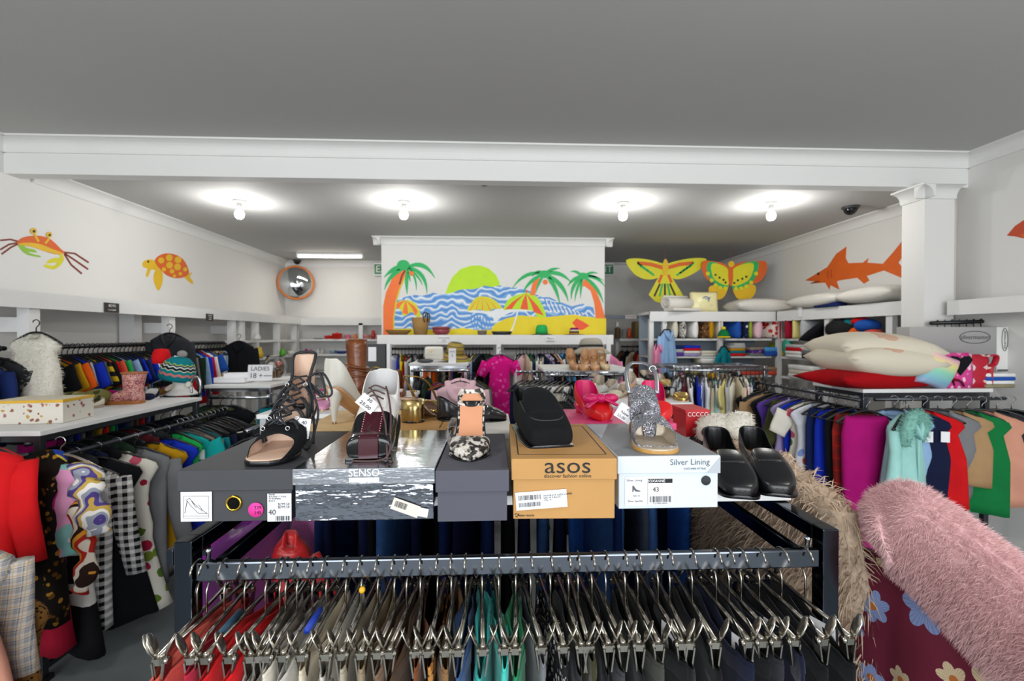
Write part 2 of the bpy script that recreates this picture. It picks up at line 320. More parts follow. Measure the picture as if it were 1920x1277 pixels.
# kites
def kite(nm,label,cx,parts,Y):
    pm=PM(1120,280,2.4,Y=Y); c=pm(cx,560); t=thing(nm,label,'kite',c); nv=(0,-1,0)
    art(t,pm,nv,parts,.004,.003); top=ZC-c.z
    MB().tube([(0,-.004,pm(cx,520).z-c.z),(0,-.004,top)],.0018,5).build('string',mat('red string','#a04a2a',.8),t); return t
kite('bird_kite','yellow and green bird shaped kite hanging above the linen shelves',303,[('wing','Y',smooth([(128,500),(200,492),(300,518),(300,560),(262,582),(215,585),(165,560)]),0),('wing','Y',smooth([(487,492),(410,492),(310,518),(312,560),(350,585),(400,575),(455,545),(480,520)]),0),('tail','Y',[(285,556),(322,556),(387,660),(370,672),(340,682),(300,698),(260,685),(230,655)],1)]+
 [('wing_marking','o',line([(300,535),(240,518),(180,512)],8),2),('wing_marking','o',line([(308,535),(370,518),(430,512)],8),2)]+[('feather_marking','g',line([(255+s*(i*14) if s<0 else 355+i*14,568-i*9),(235-i*14 if s<0 else 378+i*14,552-i*11)],4),2) for s in(-1,1) for i in range(5)]+[('tail_marking','g' if i%2 else 'k',line([(303+(i-2)*11,605),(303+(i-2)*24,662)],4),2) for i in range(5)]+[('tail_marking','o',line([(290,565),(275,600)],6),2),('tail_marking','o',line([(318,565),(333,600)],6),2),('body','y',circ(305,532,13,38),3)],5.62)
kite('butterfly_kite','yellow butterfly kite with green bands hanging beside the bird kite',598,[('wing','o',smooth([(590,535),(555,510),(510,503),(476,503),(470,540),(490,582),(520,597),(585,605)]),0),('wing','o',smooth([(605,535),(650,508),(720,503),(760,508),(757,560),(722,600),(650,610),(605,605)]),0),('wing','y',smooth([(588,606),(530,610),(502,622),(505,650),(540,675),(562,670),(578,650)]),0),('wing','y',smooth([(606,606),(620,660),(645,678),(690,672),(712,640),(705,610),(650,610)]),0),
 ('wing_band','g',smooth([(588,560),(545,515),(500,508),(492,550),(512,590),(580,628)]),1),('wing_band','g',smooth([(606,560),(655,513),(722,508),(715,560),(690,600),(612,632)]),1),('wing_panel','Y',smooth([(588,545),(555,520),(515,515),(512,550),(530,590),(588,612)]),2),('wing_panel','Y',smooth([(606,545),(652,518),(700,515),(695,560),(670,596),(606,615)]),2)]+
 [('wing_spot','Y',circ(x,y,9),3) for x,y in ((512,590),(530,612),(552,624),(574,626),(690,600),(668,618),(645,626),(622,628),(495,560),(712,560))]+[('wing_spot','k',circ(x,y,5),3) for x,y in ((530,566),(548,578),(566,588),(630,590),(650,583),(668,574),(575,600),(614,602))]+[('body','o',circ(598,565,11,52),3),('head','y',circ(600,517,14),4)],5.56)
# beach mural
seam=NT('painted waves',.6); q=seam.xyz(); wv=seam.math('ADD',seam.math('MULTIPLY',q[2],15),seam.math('MULTIPLY',seam.math('SINE',seam.math('ADD',seam.math('MULTIPLY',q[0],15),seam.math('MULTIPLY',seam.noise(3,2),13))),.5)); seam.color(seam.ramp(seam.math('FRACT',wv),[(0,'#4f8ad0'),(.28,'#8ab4e2'),(.5,'#dfe6ee'),(.78,'#6ba0da')])); seam=seam.m
pm=PM(700,440,4.174,Y=5.38); c=pm(945,600); t=thing('beach_mural','bright painted mural of palms, sun, sea and beach umbrellas on the partition','mural',c)
P=[('sun','G',[(560,475),(585,400),(620,330),(680,270),(760,243),(830,240),(900,262),(960,315),(990,380),(985,410),(930,420),(870,415),(800,440),(680,445),(620,468)],0),
('sea',seam,[(150,525),(200,500),(280,480),(330,472),(380,480),(470,455),(530,470),(620,455),(680,430),(800,425),(870,400),(930,410),(990,398),(1080,415),(1160,415),(1240,450),(1320,490),(1380,490),(1440,520),(1560,560),(1640,540),(1720,570),(1740,660),(1650,660),(1350,665),(1150,660),(1040,680),(940,760),(800,760),(700,755),(450,755),(150,755)],1),
('sand','s',[(85,740),(250,735),(420,742),(610,740),(700,730),(800,745),(920,745),(950,700),(1040,655),(1150,632),(1250,640),(1350,645),(1560,625),(1650,640),(1822,655),(1822,784),(85,784)],2),
('surf','w',smooth([(735,600),(800,590),(900,605),(985,575),(1060,585),(1180,575),(1260,600),(1180,600),(1090,605),(1010,640),(950,690),(930,640),(850,615),(780,612)]),3)]
P+=[('wave_stroke','B',line([(1340+i*34,500+i*14),(1352+i*34,545+i*9),(1375+i*32,600+i*4)],5),3) for i in range(11)]+[('wave_stroke','B',line([(770+i*22,625+i*4),(765+i*24,680),(790+i*22,735)],5),4) for i in range(7)]+[('wave_stroke','w',line([(1352+i*34,510+i*13),(1366+i*34,550+i*8),(1392+i*32,598+i*4)],4),3) for i in range(10)]
def brolly(pts,apex,cols,ribs,k):
    o=[('umbrella',cols[0],smooth(pts),k)]
    for j,(a,b) in enumerate(ribs): o.append(('umbrella_panel',cols[1],[apex,((apex[0]*.35+a[0]*.65)-abs(a[1]-b[1])*.0,(apex[1]*.35+a[1]*.65)-14),a,b,((apex[0]*.35+b[0]*.65),(apex[1]*.35+b[1]*.65)-14)],k+1))
    return o
P+=brolly([(163,552),(200,522),(260,512),(320,530),(355,580),(372,645),(335,640),(300,605),(240,640),(215,592),(165,566)],(255,514),('Y','O'),[((165,560),(200,582)),((228,615),(275,625)),((330,635),(350,600))],5)
P+=brolly([(735,595),(770,530),(810,490),(860,483),(920,495),(970,530),(1008,577),(940,582),(900,600),(820,587)],(850,485),('Y','O'),[((755,588),(764,588)),((800,588),(808,588)),((850,590),(858,592)),((910,594),(918,592)),((960,580),(968,580))],5)
P+=brolly([(1018,590),(1040,530),(1090,485),(1195,455),(1260,475),(1310,530),(1352,640),(1280,640),(1255,600),(1150,585),(1040,588)],(1195,458),('G','R'),[((1030,585),(1085,582)),((1150,582),(1212,588)),((1255,605),(1335,635))],7)
P+=[('umbrella_tip','R',circ(1200,446,7,14),6),('umbrella_pole','w',line([(1130,600),(1105,690),(1072,775)],6),6),('bucket','R',[(1555,690),(1590,655),(1640,680),(1692,712),(1640,745),(1600,745)],4)]
P+=[('palm_trunk','O',[(78,784),(78,560),(100,450),(150,340),(210,290),(262,272),(318,290),(245,330),(205,420),(175,520),(158,640),(158,784)],8),('palm_trunk','Y',line([(250,330),(210,420),(180,520),(162,640),(160,784)],5),9),('palm_shade','b',line([(250,280),(225,320),(205,390)],7),9)]
P+=[('palm_frond','g',leaf((270,255),m,e,w),10) for m,e,w in (((170,240),(85,335),20),((120,300),(88,432),16),((255,360),(265,466),14),((400,190),(482,340),17),((420,290),(420,462),15),((345,330),(336,440),8),((365,330),(385,398),8),((280,330),(292,370),8))]+[('palm_crown','g',circ(235,238,50,40),11),('coconut','O',circ(300,305,18),11)]
P+=[('palm_trunk','O',[(1225,475),(1240,400),(1265,340),(1312,340),(1278,400),(1265,475)],8),('coconut','O',circ(1345,372,20),9),('coconut','O',circ(1395,368,22),9)]+[('palm_frond','g',leaf((1340,310),m,e,w),10) for m,e,w in (((1190,270),(1088,418),14),((1230,340),(1168,455),14),((1290,370),(1272,455),10),((1390,262),(1462,264),12),((1290,265),(1240,330),12),((1460,270),(1548,375),15),((1490,370),(1525,522),17),((1430,380),(1460,548),15))]+[('palm_crown','g',circ(1340,310,48,30),11)]
P+=[('palm_trunk','O',[(1615,385),(1655,352),(1700,365),(1745,440),(1782,540),(1815,655),(1740,655),(1730,540),(1700,440),(1655,405)],8),('coconut','O',circ(1640,382,24),9)]+[('palm_frond','g',leaf((1640,330),m,e,w),10) for m,e,w in (((1590,275),(1538,290),10),((1565,330),(1520,405),13),((1545,380),(1548,505),14),((1590,400),(1575,525),10),((1620,400),(1622,500),9),((1700,280),(1758,305),9),((1750,310),(1808,402),13),((1755,390),(1800,535),14),((1690,300),(1805,360),8))]+[('palm_crown','g',circ(1640,325,42,28),11)]
art(t,pm,(0,-1,0),P,.0008,.0005)
# exit signs, mirror, dome cameras
greenm=mat('exit sign green','#0b7a4a',.4,0,.03); whitel=mat('white lettering','#ececea',.6,0,0); blackl=mat('black lettering','#1c1c1e',.6,0,0)
for px,lab in ((724,'green exit sign on the back wall left of the mural partition'),(1129,'green exit sign on the back wall right of the mural partition')):
    p=at(px,505,Y=7.1); t=thing('exit_sign',lab,'sign',(p.x,p.y,p.z),group='exit signs'); MB().box((0,.0,0),(.36,.06,.2)).build('housing',plas,t,bevel=.006); MB().box((0,-.031,-.005),(.34,.004,.15)).build('face',greenm,t); txt(t,'EXIT',.15,(0,-.034,-.005),FRONT,whitel)
p=at(555,530,Y=6.95); t=thing('convex_mirror','round convex security mirror with orange rim in the back left corner','mirror',p,(0,0,R(20)))
Mx=Matrix.Rotation(R(90),4,'X'); r=.235
MB().lathe([(r*sin(a),.10*cos(a)/1.+.0) for a in [i*pi/2/10 for i in range(10,-1,-1)]],32,M=Mx).build('mirror_dome',mat('mirror','#c8cccf',.03,1,0),t)
MB().tube([(r*cos(a),.0,r*sin(a)) for a in [i*2*pi/40 for i in range(40)]],.022,8,closed=True).build('rim',mat('orange rim','#d8772a',.5,0,.05),t)
MB().lathe([(r,-.0),(r*.9,-.02),(.1,-.03)],24,M=Mx).build('back_shell',plas,t); MB().tube([(0,.03,0),(.05,.12,0),(.08,.2,.0)],.014).build('bracket',mat('dark bracket','#26262a',.5),t); MB().box((.235,.02,0),(.02,.03,.1)).build('clamp',mat('dark bracket'),t)
domem=mat('tinted dome','#141416',.12,0,0)
for px,py,s,lab in ((908,339,.05,'dark dome camera on the ceiling just behind the beam'),(1595,394,.055,'dark dome camera on the ceiling near the right wall'),(557,491,.05,'small dark dome camera above the convex mirror')):
    p=at(px,py,Z=ZC-.03); t=thing('dome_camera',lab,'security camera',(p.x,p.y,ZC),group='dome cameras'); MB().lathe([(s*1.25,0),(s*1.25,-.012),(s*1.05,-.022)],20).build('base',mat('camera housing','#3a3a3d',.4),t); MB().lathe([(s*cos(a),-.02-s*sin(a)) for a in [i*pi/2/7 for i in range(8)]],20).build('dome',domem,t)
# ---------- garments, hangers, racks
def sgn(v,p): return math.copysign(abs(v)**p,v)
def gm(kind,w,L,th,seed,n=18):
    r=random.Random(seed); m=MB(); z0=-.062; ph=r.uniform(0,6); k1=r.uniform(2.2,3.6)/w; tw=r.uniform(-.12,.12); lean=r.uniform(-.02,.02)
    if kind in('skirt','trousers','shorts'):
        rows=[(-.085,.62*w,th*.45),(-.12,.66*w,th*.55)]
    else:
        rows=[(z0+.004,.26*w,th*.4),(z0-.012,.38*w,th*.55),(z0-.036,.68*w,th*.7),(z0-.058,.9*w,th*.8),(z0-.085,.96*w,th*.85)]
    zt=rows[-1][0]; zb=zt-L; M=10
    for i in range(1,M+1):
        t=i/M
        if kind=='dress': hx=w*(.86-.16*sin(pi*min(1,t*2.2)) if t<.45 else .74+(t-.45)*.75)
        elif kind in('vest','top'): hx=w*(.74+.2*min(1,t*2.6) if kind=='vest' else .8-.05*sin(pi*t))
        elif kind=='coat': hx=w*(.9+.14*t)
        elif kind=='skirt': hx=w*(.68+.36*t)
        elif kind in('trousers','shorts'): hx=w*(.72-.12*t)
        else: hx=w*(.86-.03*sin(pi*t))
        rows.append((zt-L*t,hx,th*(.75+.3*t)))
    rings=[]
    for i,(z,hx,hy) in enumerate(rows):
        t=max(0,(zt-z)/L); am=th*(.12+.45*t); R_=[]
        for j in range(n):
            a=2*pi*j/n; x=hx*sgn(cos(a),.75); y=hy*sgn(sin(a),.6)
            y+=am*sin(x*k1+ph+t*1.2)+am*.5*sin(x*k1*2.3+ph*2); 
            dz=.0
            if i<2 and sin(a)<0 and kind not in('skirt','trousers','shorts'): dz=-.035*(-sin(a))
            if i==len(rows)-1: dz=.012*sin(x*k1*1.4+ph)
            c,s=cos(tw*t),sin(tw*t); R_.append(V((x*c-y*s+lean*t,x*s+y*c,z+dz)))
        rings.append(R_)
    inn=[p+V((0,0,-.03)) for p in rings[0]]; ce=sum(inn,V())/n; rings=[[ce+(p-ce)*.8 for p in inn]]+rings
    m.loft(rings,True,True)
    sl={'tee':.17,'polo':.17,'shirt':min(.5,L*.85),'jacket':min(.5,L*.85),'hoodie':min(.5,L*.85),'coat':.55}.get(kind,0)
    if kind=='dress' and seed%3==0: sl=.16
    if sl:
        for s in(-1,1):
            d=V((s*(.5 if sl<.25 else .1+.08*r.random()),r.uniform(-.1,.1),-1)).normalized(); b=V((s*w*.86,0,z0-.075)); e=d.cross(V((0,1,0))).normalized(); sw=.082 if sl<.25 else .062; q=[]
            for i in range(6):
                t=i/5; c=b+d*sl*t; ww=sw*(1-.25*t)*(w/.2)**.7; hh=th*.5*(1+.15*sin(t*9+ph))
                q.append([c+e*ww*cos(2*pi*j/10)+V((0,hh*sin(2*pi*j/10)+th*.2*sin(t*5+ph),0)) for j in range(10)])
            m.loft(q,True,True)
    if kind=='hoodie':
        m.ell((0,.035,z0-.03),(.1*w/.2,.05,.06),14); m.tube(cat([(-.1*w/.2,.02,z0+.0),(-.085*w/.2,-.04,z0-.06),(-.045*w/.2,-.07,z0-.115),(0,-.075,z0-.135),(.045*w/.2,-.07,z0-.115),(.085*w/.2,-.04,z0-.06),(.1*w/.2,.02,z0+.0)],4),.03,8,flat=.6)
        m.tube([(-.02,-.08,z0-.13),(-.022,-.085,z0-.24)],.003,5); m.tube([(.02,-.08,z0-.13),(.024,-.085,z0-.25)],.003,5)
    if kind in('jacket','coat') : m.tube([(0,-th*.95-.004,z0-.07),(0,-th*1.05-.004,zb+.02)],.005,5); m.tube([(-.05,-th*.8,z0-.01),(-.035,-th-.006,z0-.06),(0,-th-.008,z0-.11),(.035,-th-.006,z0-.06),(.05,-th*.8,z0-.01)],.014,6)
    return m
NOUN={'tee':'t-shirt','polo':'polo shirt','shirt':'long-sleeved shirt','jacket':'jacket','vest':'sleeveless vest','dress':'dress','top':'sleeveless top','coat':'coat','skirt':'skirt','trousers':'trousers','shorts':'shorts','hoodie':'hoodie'}
NAME={'tee':'tee_shirt','polo':'polo_shirt','shirt':'long_sleeved_shirt','vest':'sleeveless_vest','top':'camisole'}
CATN={'tee':'t-shirt','polo':'shirt','shirt':'shirt','vest':'vest','top':'top'}
blackp=mat('black hanger plastic','#0f1012',.3,0,0); chrome=mat('chrome','#c2c6cc',.13,1,0); steel=mat('steel wire','#a9a49a',.22,1,0); tagm=mat('white price tag','#e9e9ec',.7,0,.02,20); brass=mat('gold metal','#c9a13c',.2,1,0)
def hookpts(r=.02,drop=-.058): return [(r*cos(a),0,r*sin(a)) for a in [R(200-i*20) for i in range(14)]]+[(0,0,-r*1.3),(0,0,drop)] if False else [(r*cos(R(170-i*22)),0,r*sin(R(170-i*22))) for i in range(11)]+[(.004,0,-r*1.15),(0,0,-r*1.6),(0,0,drop)]
HB={}
def hanger(style,loc,ang,label,group,w=.2,small=False):
    k=(style,round(w,2),small)
    if k not in HB:
        if style=='clip':
            b=MB(); b.tube([(-.105,0,-.078),(.105,0,-.078)],.0042,8,flat=1.)
            o=b.build('clip_hanger',[steel]); h=MB(); h.tube(hookpts(.0215,-.078),.0019,7); h.build('hook',steel,o)
            for s in(-1,1):
                cl=MB(); cl.tube([(s*.100,-.010,-.086),(s*.100,.010,-.086)],.006,8); cl.box((s*.1,0,-.086),(.014,.012,.010))
                for e in(-1,1): cl.box((s*.1,e*.006,-.105),(.016,.0025,.036),rot=(-e*.13,0,0))
                co=cl.build('clip',steel,o)
                for e in(-1,1):
                    Mx=Matrix.Translation((s*.1,e*.0155,-.063))@Matrix.Rotation(-e*.42,4,'X')
                    MB().ell((0,0,0),(.0095,.0024,.021),10,M=Mx).build('lever',steel,co)
        else:
            m=blackp if style=='black' else (plas if style=='white' else steel)
            b=MB(); sh=cat([(-w*.92,0,-.125),(-w*.6,0,-.092),(-.03,0,-.06),(.03,0,-.06),(w*.6,0,-.092),(w*.92,0,-.125)],4)
            b.tube(sh,.0075,6,flat=.9); b.tube([(-w*.88,0,-.127),(w*.88,0,-.127)],.0045,6)
            if small: b.tube(hookpts(),.003,5); o=b.build('hanger',[m])
            else: o=b.build('hanger',[m]); MB().tube(hookpts(),.0024,6).build('hook',chrome if style!='black' else mat('hook metal','#7d7f84',.25,1,0),o)
        HB[k]=o; o.location=loc; o.rotation_euler=(0,0,ang)
    else: o=clone(HB[k],loc,(0,0,ang))
    return tag(o,label,'hanger',group)
def ptag(parent,loc,rot,w=.04,h=.06):
    return MB().box((0,0,0),(w,.001,h)).build('price_tag',tagm,parent,loc,rot)
def garment(kind,c,loc,ang,label,group,w=.2,L=.5,th=.03,seed=0,tagged=False):
    m=gm(kind,w,L,th,seed); o=m.build(NAME.get(kind,kind),cloth(c)); o.location=loc; o.rotation_euler=(0,0,ang); tag(o,label,CATN.get(kind,kind),group)
    if tagged: ptag(o,(w*.72,-th-.012,-.2),(0,0,random.Random(seed).uniform(-.2,.2)))
    return o
def rail(items,p0,p1,ang,ctx,group,w=.2,L=.5,th=None,jit=.1,style='black',small=True,side='left',seed=1,hgroup=None,t0=0.,t1=1.):
    r=random.Random(seed*77); p0,p1=V(p0),V(p1); n=len(items); sp=(p1-p0).length/max(1,n-1) if n>1 else .06; ph=th or min(.05,max(.014,sp*.42)); cnt={}; out=[]
    it=[]
    for s in items:
        a=s.split('|'); kc=a[0].rsplit(' ',1); o={'c':kc[0],'k':kc[1],'L':L,'w':w,'tag':False}
        for x in a[1:]:
            if x=='t': o['tag']=True
            else: o[x[0]]=float(x[1:])
        it.append(o); cnt[a[0].split('|')[0]]=cnt.get(a[0].split('|')[0],0)+1
    seen={}
    for i,o in enumerate(it):
        key=o['c']+' '+o['k']; nm=o['c']+' '+NOUN[o['k']]
        if cnt[key]>1:
            seen[key]=seen.get(key,0)+1; lab='%s %s from the %s %s'%(ORD[seen[key]-1],nm,side,ctx)
        else: lab='%s %s'%(nm,ctx)
        p=p0.lerp(p1,(i/(n-1)) if n>1 else .5); a=ang+r.uniform(-jit,jit)
        garment(o['k'],o['c'],p,a,lab,group,o['w']*r.uniform(.94,1.06),o['L']*r.uniform(.93,1.07),ph,seed*100+i,o['tag'])
        st=style
        h='%s hanger of the %s'%('black' if st=='black' else 'wire' if st!='white' else 'white',lab)
        if len(h.split())>16: h=h.split(' ',1)[1]
        if len(h.split())>16: h=h.replace('hanger of the ','hanger, ')
        hanger(st,p,a,h,hgroup or 'hangers '+ctx,o['w'] if o['w']>.17 else .16,small); out.append(lab)
    return out
def rack(name,label,x0,x1,y0,y1,H,board=True,s=.03,bars=(),mt=None,th=.022,feet=True,over=.01):
    mt=mt or chrome; cx,cy=(x0+x1)/2,(y0+y1)/2; t=thing(name,label,'clothes rack',(cx,cy,0),group='chrome clothes racks'); a,b=(x1-x0)/2,(y1-y0)/2; zt=H-(th if board else 0)
    for ex in(-1,1):
        for ey in(-1,1):
            MB().box((ex*(a-s/2),ey*(b-s/2),zt/2),(s,s,zt)).build('post',mt,t,bevel=.002)
            if feet: MB().box((ex*(a-s/2),ey*(b-s/2),.012),(s*1.8,s*1.8,.024)).build('foot',blackp,t)
    for e in(-1,1):
        MB().box((0,e*(b-s/2),zt-s/2),(2*a-2*s,s*.8,s*.9)).build('frame_rail',mt,t); MB().box((e*(a-s/2),0,zt-s/2),(s*.8,2*b-2*s,s*.9)).build('frame_rail',mt,t)
        MB().box((e*(a-s/2),0,.06),(s*.7,2*b-2*s,s*.8)).build('base_rail',mt,t)
    if board: MB().box((0,0,H-th/2),(2*a+2*over,2*b+2*over,th)).build('shelf_board',shelfw,t,bevel=.002)
    for p,q in bars:
        m=MB(); p,q=V(p)-t.location,V(q)-t.location; m.tube([p,q],.011,10)
        m.build('hanging_bar',mt,t)
    return t
# ---------- built-in rails and shelves on the left wall
t=thing('wall_shelf','long white built-in shelf with fascia and hanging rails along the left wall','shelf',(-3.0,3.6,0))
ox,oy=-3.0,3.6
MB().box((0,-.53,1.805),(.34,4.14,.03)).build('shelf_board',shelfw,t); MB().box((.18,-.53,1.77),(.024,4.14,.10)).build('fascia_board',shelfw,t)
LP=[at(57,620,X=-2.86).y,at(318,620,X=-2.86).y,at(452,620,X=-2.86).y]
for y in LP:
    MB().box((.13,y-oy,.88),(.07,.07,1.76)).build('post',shelfw,t); MB().box((-.03,y-oy,1.62),(.3,.05,.09)).build('bracket',shelfw,t); 
for y in [at(245,600,X=-3.1).y]: MB().box((-.1,y-oy,1.62),(.12,.09,.26)).build('bracket',shelfw,t)
RZ=1.475
for a,b in ((LP[0]-.9,LP[0]-.06),(LP[0]+.06,LP[1]-.1),(LP[1]+.06,LP[2]-.1)): MB().tube([(.05,a-oy,RZ),(.05,b-oy,RZ)],.014,8).build('hanging_rail',mat('dark rail','#2e3032',.3,.6,0),t)
MB().tube([(.02,LP[0]+.06-oy,1.24),(.02,LP[1]-.1-oy,1.24)],.012,8).build('hanging_rail',mat('dark rail'),t)
rail(['purple floral jacket','navy jacket','dark green jacket','dark blue jacket','charcoal jacket'],(-2.95,LP[0]-.62,RZ),(-2.95,LP[0]-.1,RZ),0,'on the front wall rail','jackets on the front wall rail',L=.4,w=.19,seed=3,side='front')
rail(['black tee','mustard tee','orange tee','charcoal tee','light grey tee','royal blue tee','slate grey tee','black and yellow striped tee','black tee','red tee','coral tee','bright green tee','grey tee','light blue tee','navy tee','royal blue tee','dark blue tee','royal blue polo','white and red striped tee','tan tee','sky blue tee','camouflage tee','pink shirt','navy shirt'],(-2.95,LP[0]+.14,RZ),(-2.95,LP[1]-.14,RZ),0,'on the boys rail','tees on the boys rail',L=.4,w=.18,seed=4,side='front')
rail(['black trousers','denim blue trousers','royal blue trousers','grey trousers','charcoal trousers','mustard trousers','red trousers','bright green trousers','teal trousers','dark blue trousers','slate grey trousers','brown trousers','red shorts','denim blue trousers','navy trousers'],(-2.98,LP[0]+.2,1.24),(-2.98,LP[1]-.2,1.24),0,'on the low boys rail','trousers under the boys tees',L=.62,w=.2,seed=5,side='front')
rail(['red shirt','grey jacket','black jacket','dark green shirt','light blue shirt','royal blue shirt','red jacket|L.42','white shirt','blue tee','khaki trousers','beige trousers','tan trousers','cream trousers','light blue trousers','red trousers','denim blue trousers','navy trousers'],(-2.95,LP[1]+.14,RZ),(-2.95,LP[2]-.14,RZ),0,'on the far wall rail','clothes on the far left wall rail',L=.37,w=.17,seed=6,side='front')
def sign(lab,px0,py0,px1,py1,X,lines,name='department_sign'):
    a=at(px0,py0,X=X); b=at(px1,py1,X=X); c=(a+b)/2; w=abs(b.y-a.y); h=abs(a.z-b.z); t=thing(name,lab,'sign',(X,c.y,c.z),(0,0,pi/2))
    MB().box((0,-.003,0),(w,.006,h)).build('board',mat('dark brown sign','#2e2724',.5,0,.05),t)
    for s,z,k in lines: txt(t,s,h*k,(0,-.0065,h*z),FRONT,whitel)
sign('dark brown boys sign on the left wall fascia',195,567,222,587,-2.805,[('BOYS',.2,.36),('2-14 YEARS',-.24,.2)])
sign('smaller dark sign on the far end of the left wall fascia',386,588,399,602,-2.805,[('WOMENS',.28,.2),('& MENS',0,.2),('SHOES',-.28,.2)])
# feature garments on the posts
p=at(80,606,X=-2.76)
furw=mat('white fur pile','#d6d2c6',.95,0,.15,60)
m=gm('vest',.145,.37,.055,11); r_=random.Random(5); N=len(m.v)
o=m.build('fur_vest',furw); 
fz=MB()
def fur(src,fz,n,l,wd,seed,jit=.6,grav=.3,dirv=None):
    r=random.Random(seed); me=src.data; me.calc_loop_triangles(); tr=list(me.loop_triangles); ar=[x.area for x in tr]
    for x in r.choices(tr,ar,k=n):
        u,v=r.random(),r.random()
        if u+v>1: u,v=1-u,1-v
        a,b,c=[me.vertices[i].co for i in x.vertices]; p=a+(b-a)*u+(c-a)*v; nn=x.normal; d=(nn+V((r.uniform(-1,1),r.uniform(-1,1),r.uniform(-1,1)))*jit+V((0,0,-grav))+(V(dirv) if dirv else V())).normalized(); q=l*r.uniform(.6,1.2)
        s=d.cross(V((r.uniform(-1,1),r.uniform(-1,1),r.uniform(-1,1)))).normalized()*wd; mid=p+d*q*.55; tip=p+d*q+V((0,0,-grav*q*.5))
        fz.add([p-s,p+s,mid+s*.7,mid-s*.7,tip],[(0,1,2,3),(3,2,4)])
fur(o,fz,2600,.02,.0012,3); fo=fz.build('fur_pile',furw,o); fo['kind']='stuff'
o.location=(p.x,p.y-.04,p.z); tag(o,'white fluffy fur vest hanging on the front post of left wall','vest')
hanger('black',o.location,0,'black hanger holding the white fluffy fur vest','post hangers',.16,True)
p=at(318,612,X=-2.74); garment('jacket','charcoal',p,.1,'charcoal zip jacket hanging face-on at the second left wall post','',.16,.36,.03,21); hanger('black',p,.1,'black hanger holding the charcoal zip jacket at the second post','post hangers',.16,True)
p=at(448,630,X=-2.74); garment('jacket','black',p,.15,'black jacket hanging face-on at the far left wall post','',.16,.33,.03,22); hanger('black',p,.15,'black hanger holding the black jacket at the far post','post hangers',.16,True)
p=at(75,722,X=-2.5); 
# back-left cube shelves (along left wall end and back wall)
t=thing('cube_shelf','white cube shelving at the far end of the left wall','shelf',(-3.0,5.95,0))
for z in (.6,1.0,1.27,1.485): MB().box((0,0,z),(.34,1.6,.028)).build('shelf_board',shelfw,t)
for y in (-.8,-.3,.25,.78): MB().box((.13,y,.88),(.07,.05,1.74)).build('post',shelfw,t)
MB().box((0,.055,1.805),(.34,1.72,.03)).build('shelf_board',shelfw,t); MB().box((.18,.055,1.77),(.024,1.72,.10)).build('fascia_board',shelfw,t)
t=thing('display_shelf','white shelving along the back wall left of the mural partition','shelf',(-2.05,6.98,0))
BX0,BX1=-2.8,-1.3
for z in (.6,.95,1.27,1.49,1.76): MB().box((0,0,z),(1.56,.3,.03 if z<1.7 else .1)).build('shelf_board',shelfw,t)
for px in (556,677): x=at(px,640,Y=6.85).x; MB().box((x+2.05,-.13,.88),(.06,.04,1.72)).build('post',shelfw,t)
# objects on the back shelves
def ware(lab,px,py,Y,Z,prof,c,nm,ct,n=16,rough=.35,sx=1.,grp='small ware on the back shelves'):
    p=at(px,py,Y=Y); o=MB().lathe(prof,n,sx=sx).build(nm,mat('ware '+c,c,rough,0,.05)); o.location=(p.x,Y,Z); return tag(o,lab,ct,grp)
bowl=lambda r,h:[(r*.55,0),(r*.8,h*.35),(r,h),(r*.93,h),(r*.7,h*.4),(r*.3,h*.12)]
pot=lambda r,h:[(r*.9,0),(r,h*.1),(r,h*.82),(r*1.06,h*.86),(r*1.06,h*.92),(r*.9,h),(r*.2,h*1.06),(r*.16,h*1.14),(r*.05,h*1.15)]
jug=lambda r,h:[(r*.75,0),(r,h*.25),(r*.95,h*.5),(r*.62,h*.82),(r*.7,h),(r*.62,h)]
Z1,Z2=1.505,1.285
ware('low red lidded pot on the top back shelf',617,634,6.9,Z1,pot(.065,.05),'#c91d16','lidded_pot','pot'); ware('taller red lidded pot beside the low red pot',632,634,6.88,Z1,pot(.07,.085),'#cc2016','lidded_pot','pot')
ware('pink pot on the top back shelf',652,634,6.9,Z1,pot(.045,.06),'#cf6a7c','lidded_pot','pot'); ware('orange beaker at the end of the top back shelf',666,634,6.9,Z1,jug(.03,.08),'#d4702a','beaker','cup'); ware('flat olive plate on the top back shelf',597,634,6.9,Z1,bowl(.075,.012),'#6a6d3f','plate','plate')
ware('magenta jug on the middle back shelf',574,658,6.9,Z2,jug(.03,.075),'#b31f6c','jug','jug'); ware('pink goblet beside the magenta jug',583,658,6.9,Z2,jug(.03,.065),'#cf4f93','goblet','cup'); ware('clear white glass on the middle back shelf',596,658,6.9,Z2,jug(.035,.085),'#b9bdbd','glass_tumbler','glass'); ware('second clear white glass on the middle back shelf',604,658,6.92,Z2,jug(.032,.08),'#c3c4c0','glass_tumbler','glass')
ware('grey blue bowl on the middle back shelf',624,658,6.9,Z2,bowl(.05,.05),'#7f95a5','bowl','bowl'); ware('dark blue oval dish on the middle back shelf',640,658,6.9,Z2,bowl(.085,.04),'#1d3f86','dish','dish',sx=1.1)
ware('bright green jug in the far left wall cube',530,655,6.1,1.285,jug(.04,.1),'#4fa81c','jug','jug'); ware('yellow vase in the left wall cube',485,656,5.5,1.285,jug(.05,.13),'#d9b81c','vase','vase'); ware('olive patterned jar beside the yellow vase',474,656,5.4,1.285,pot(.045,.1),'#6d6a2a','jar','jar'); ware('small white cup in the far left wall cube',545,655,6.3,1.285,bowl(.04,.06),'#d4d2cc','cup','cup')
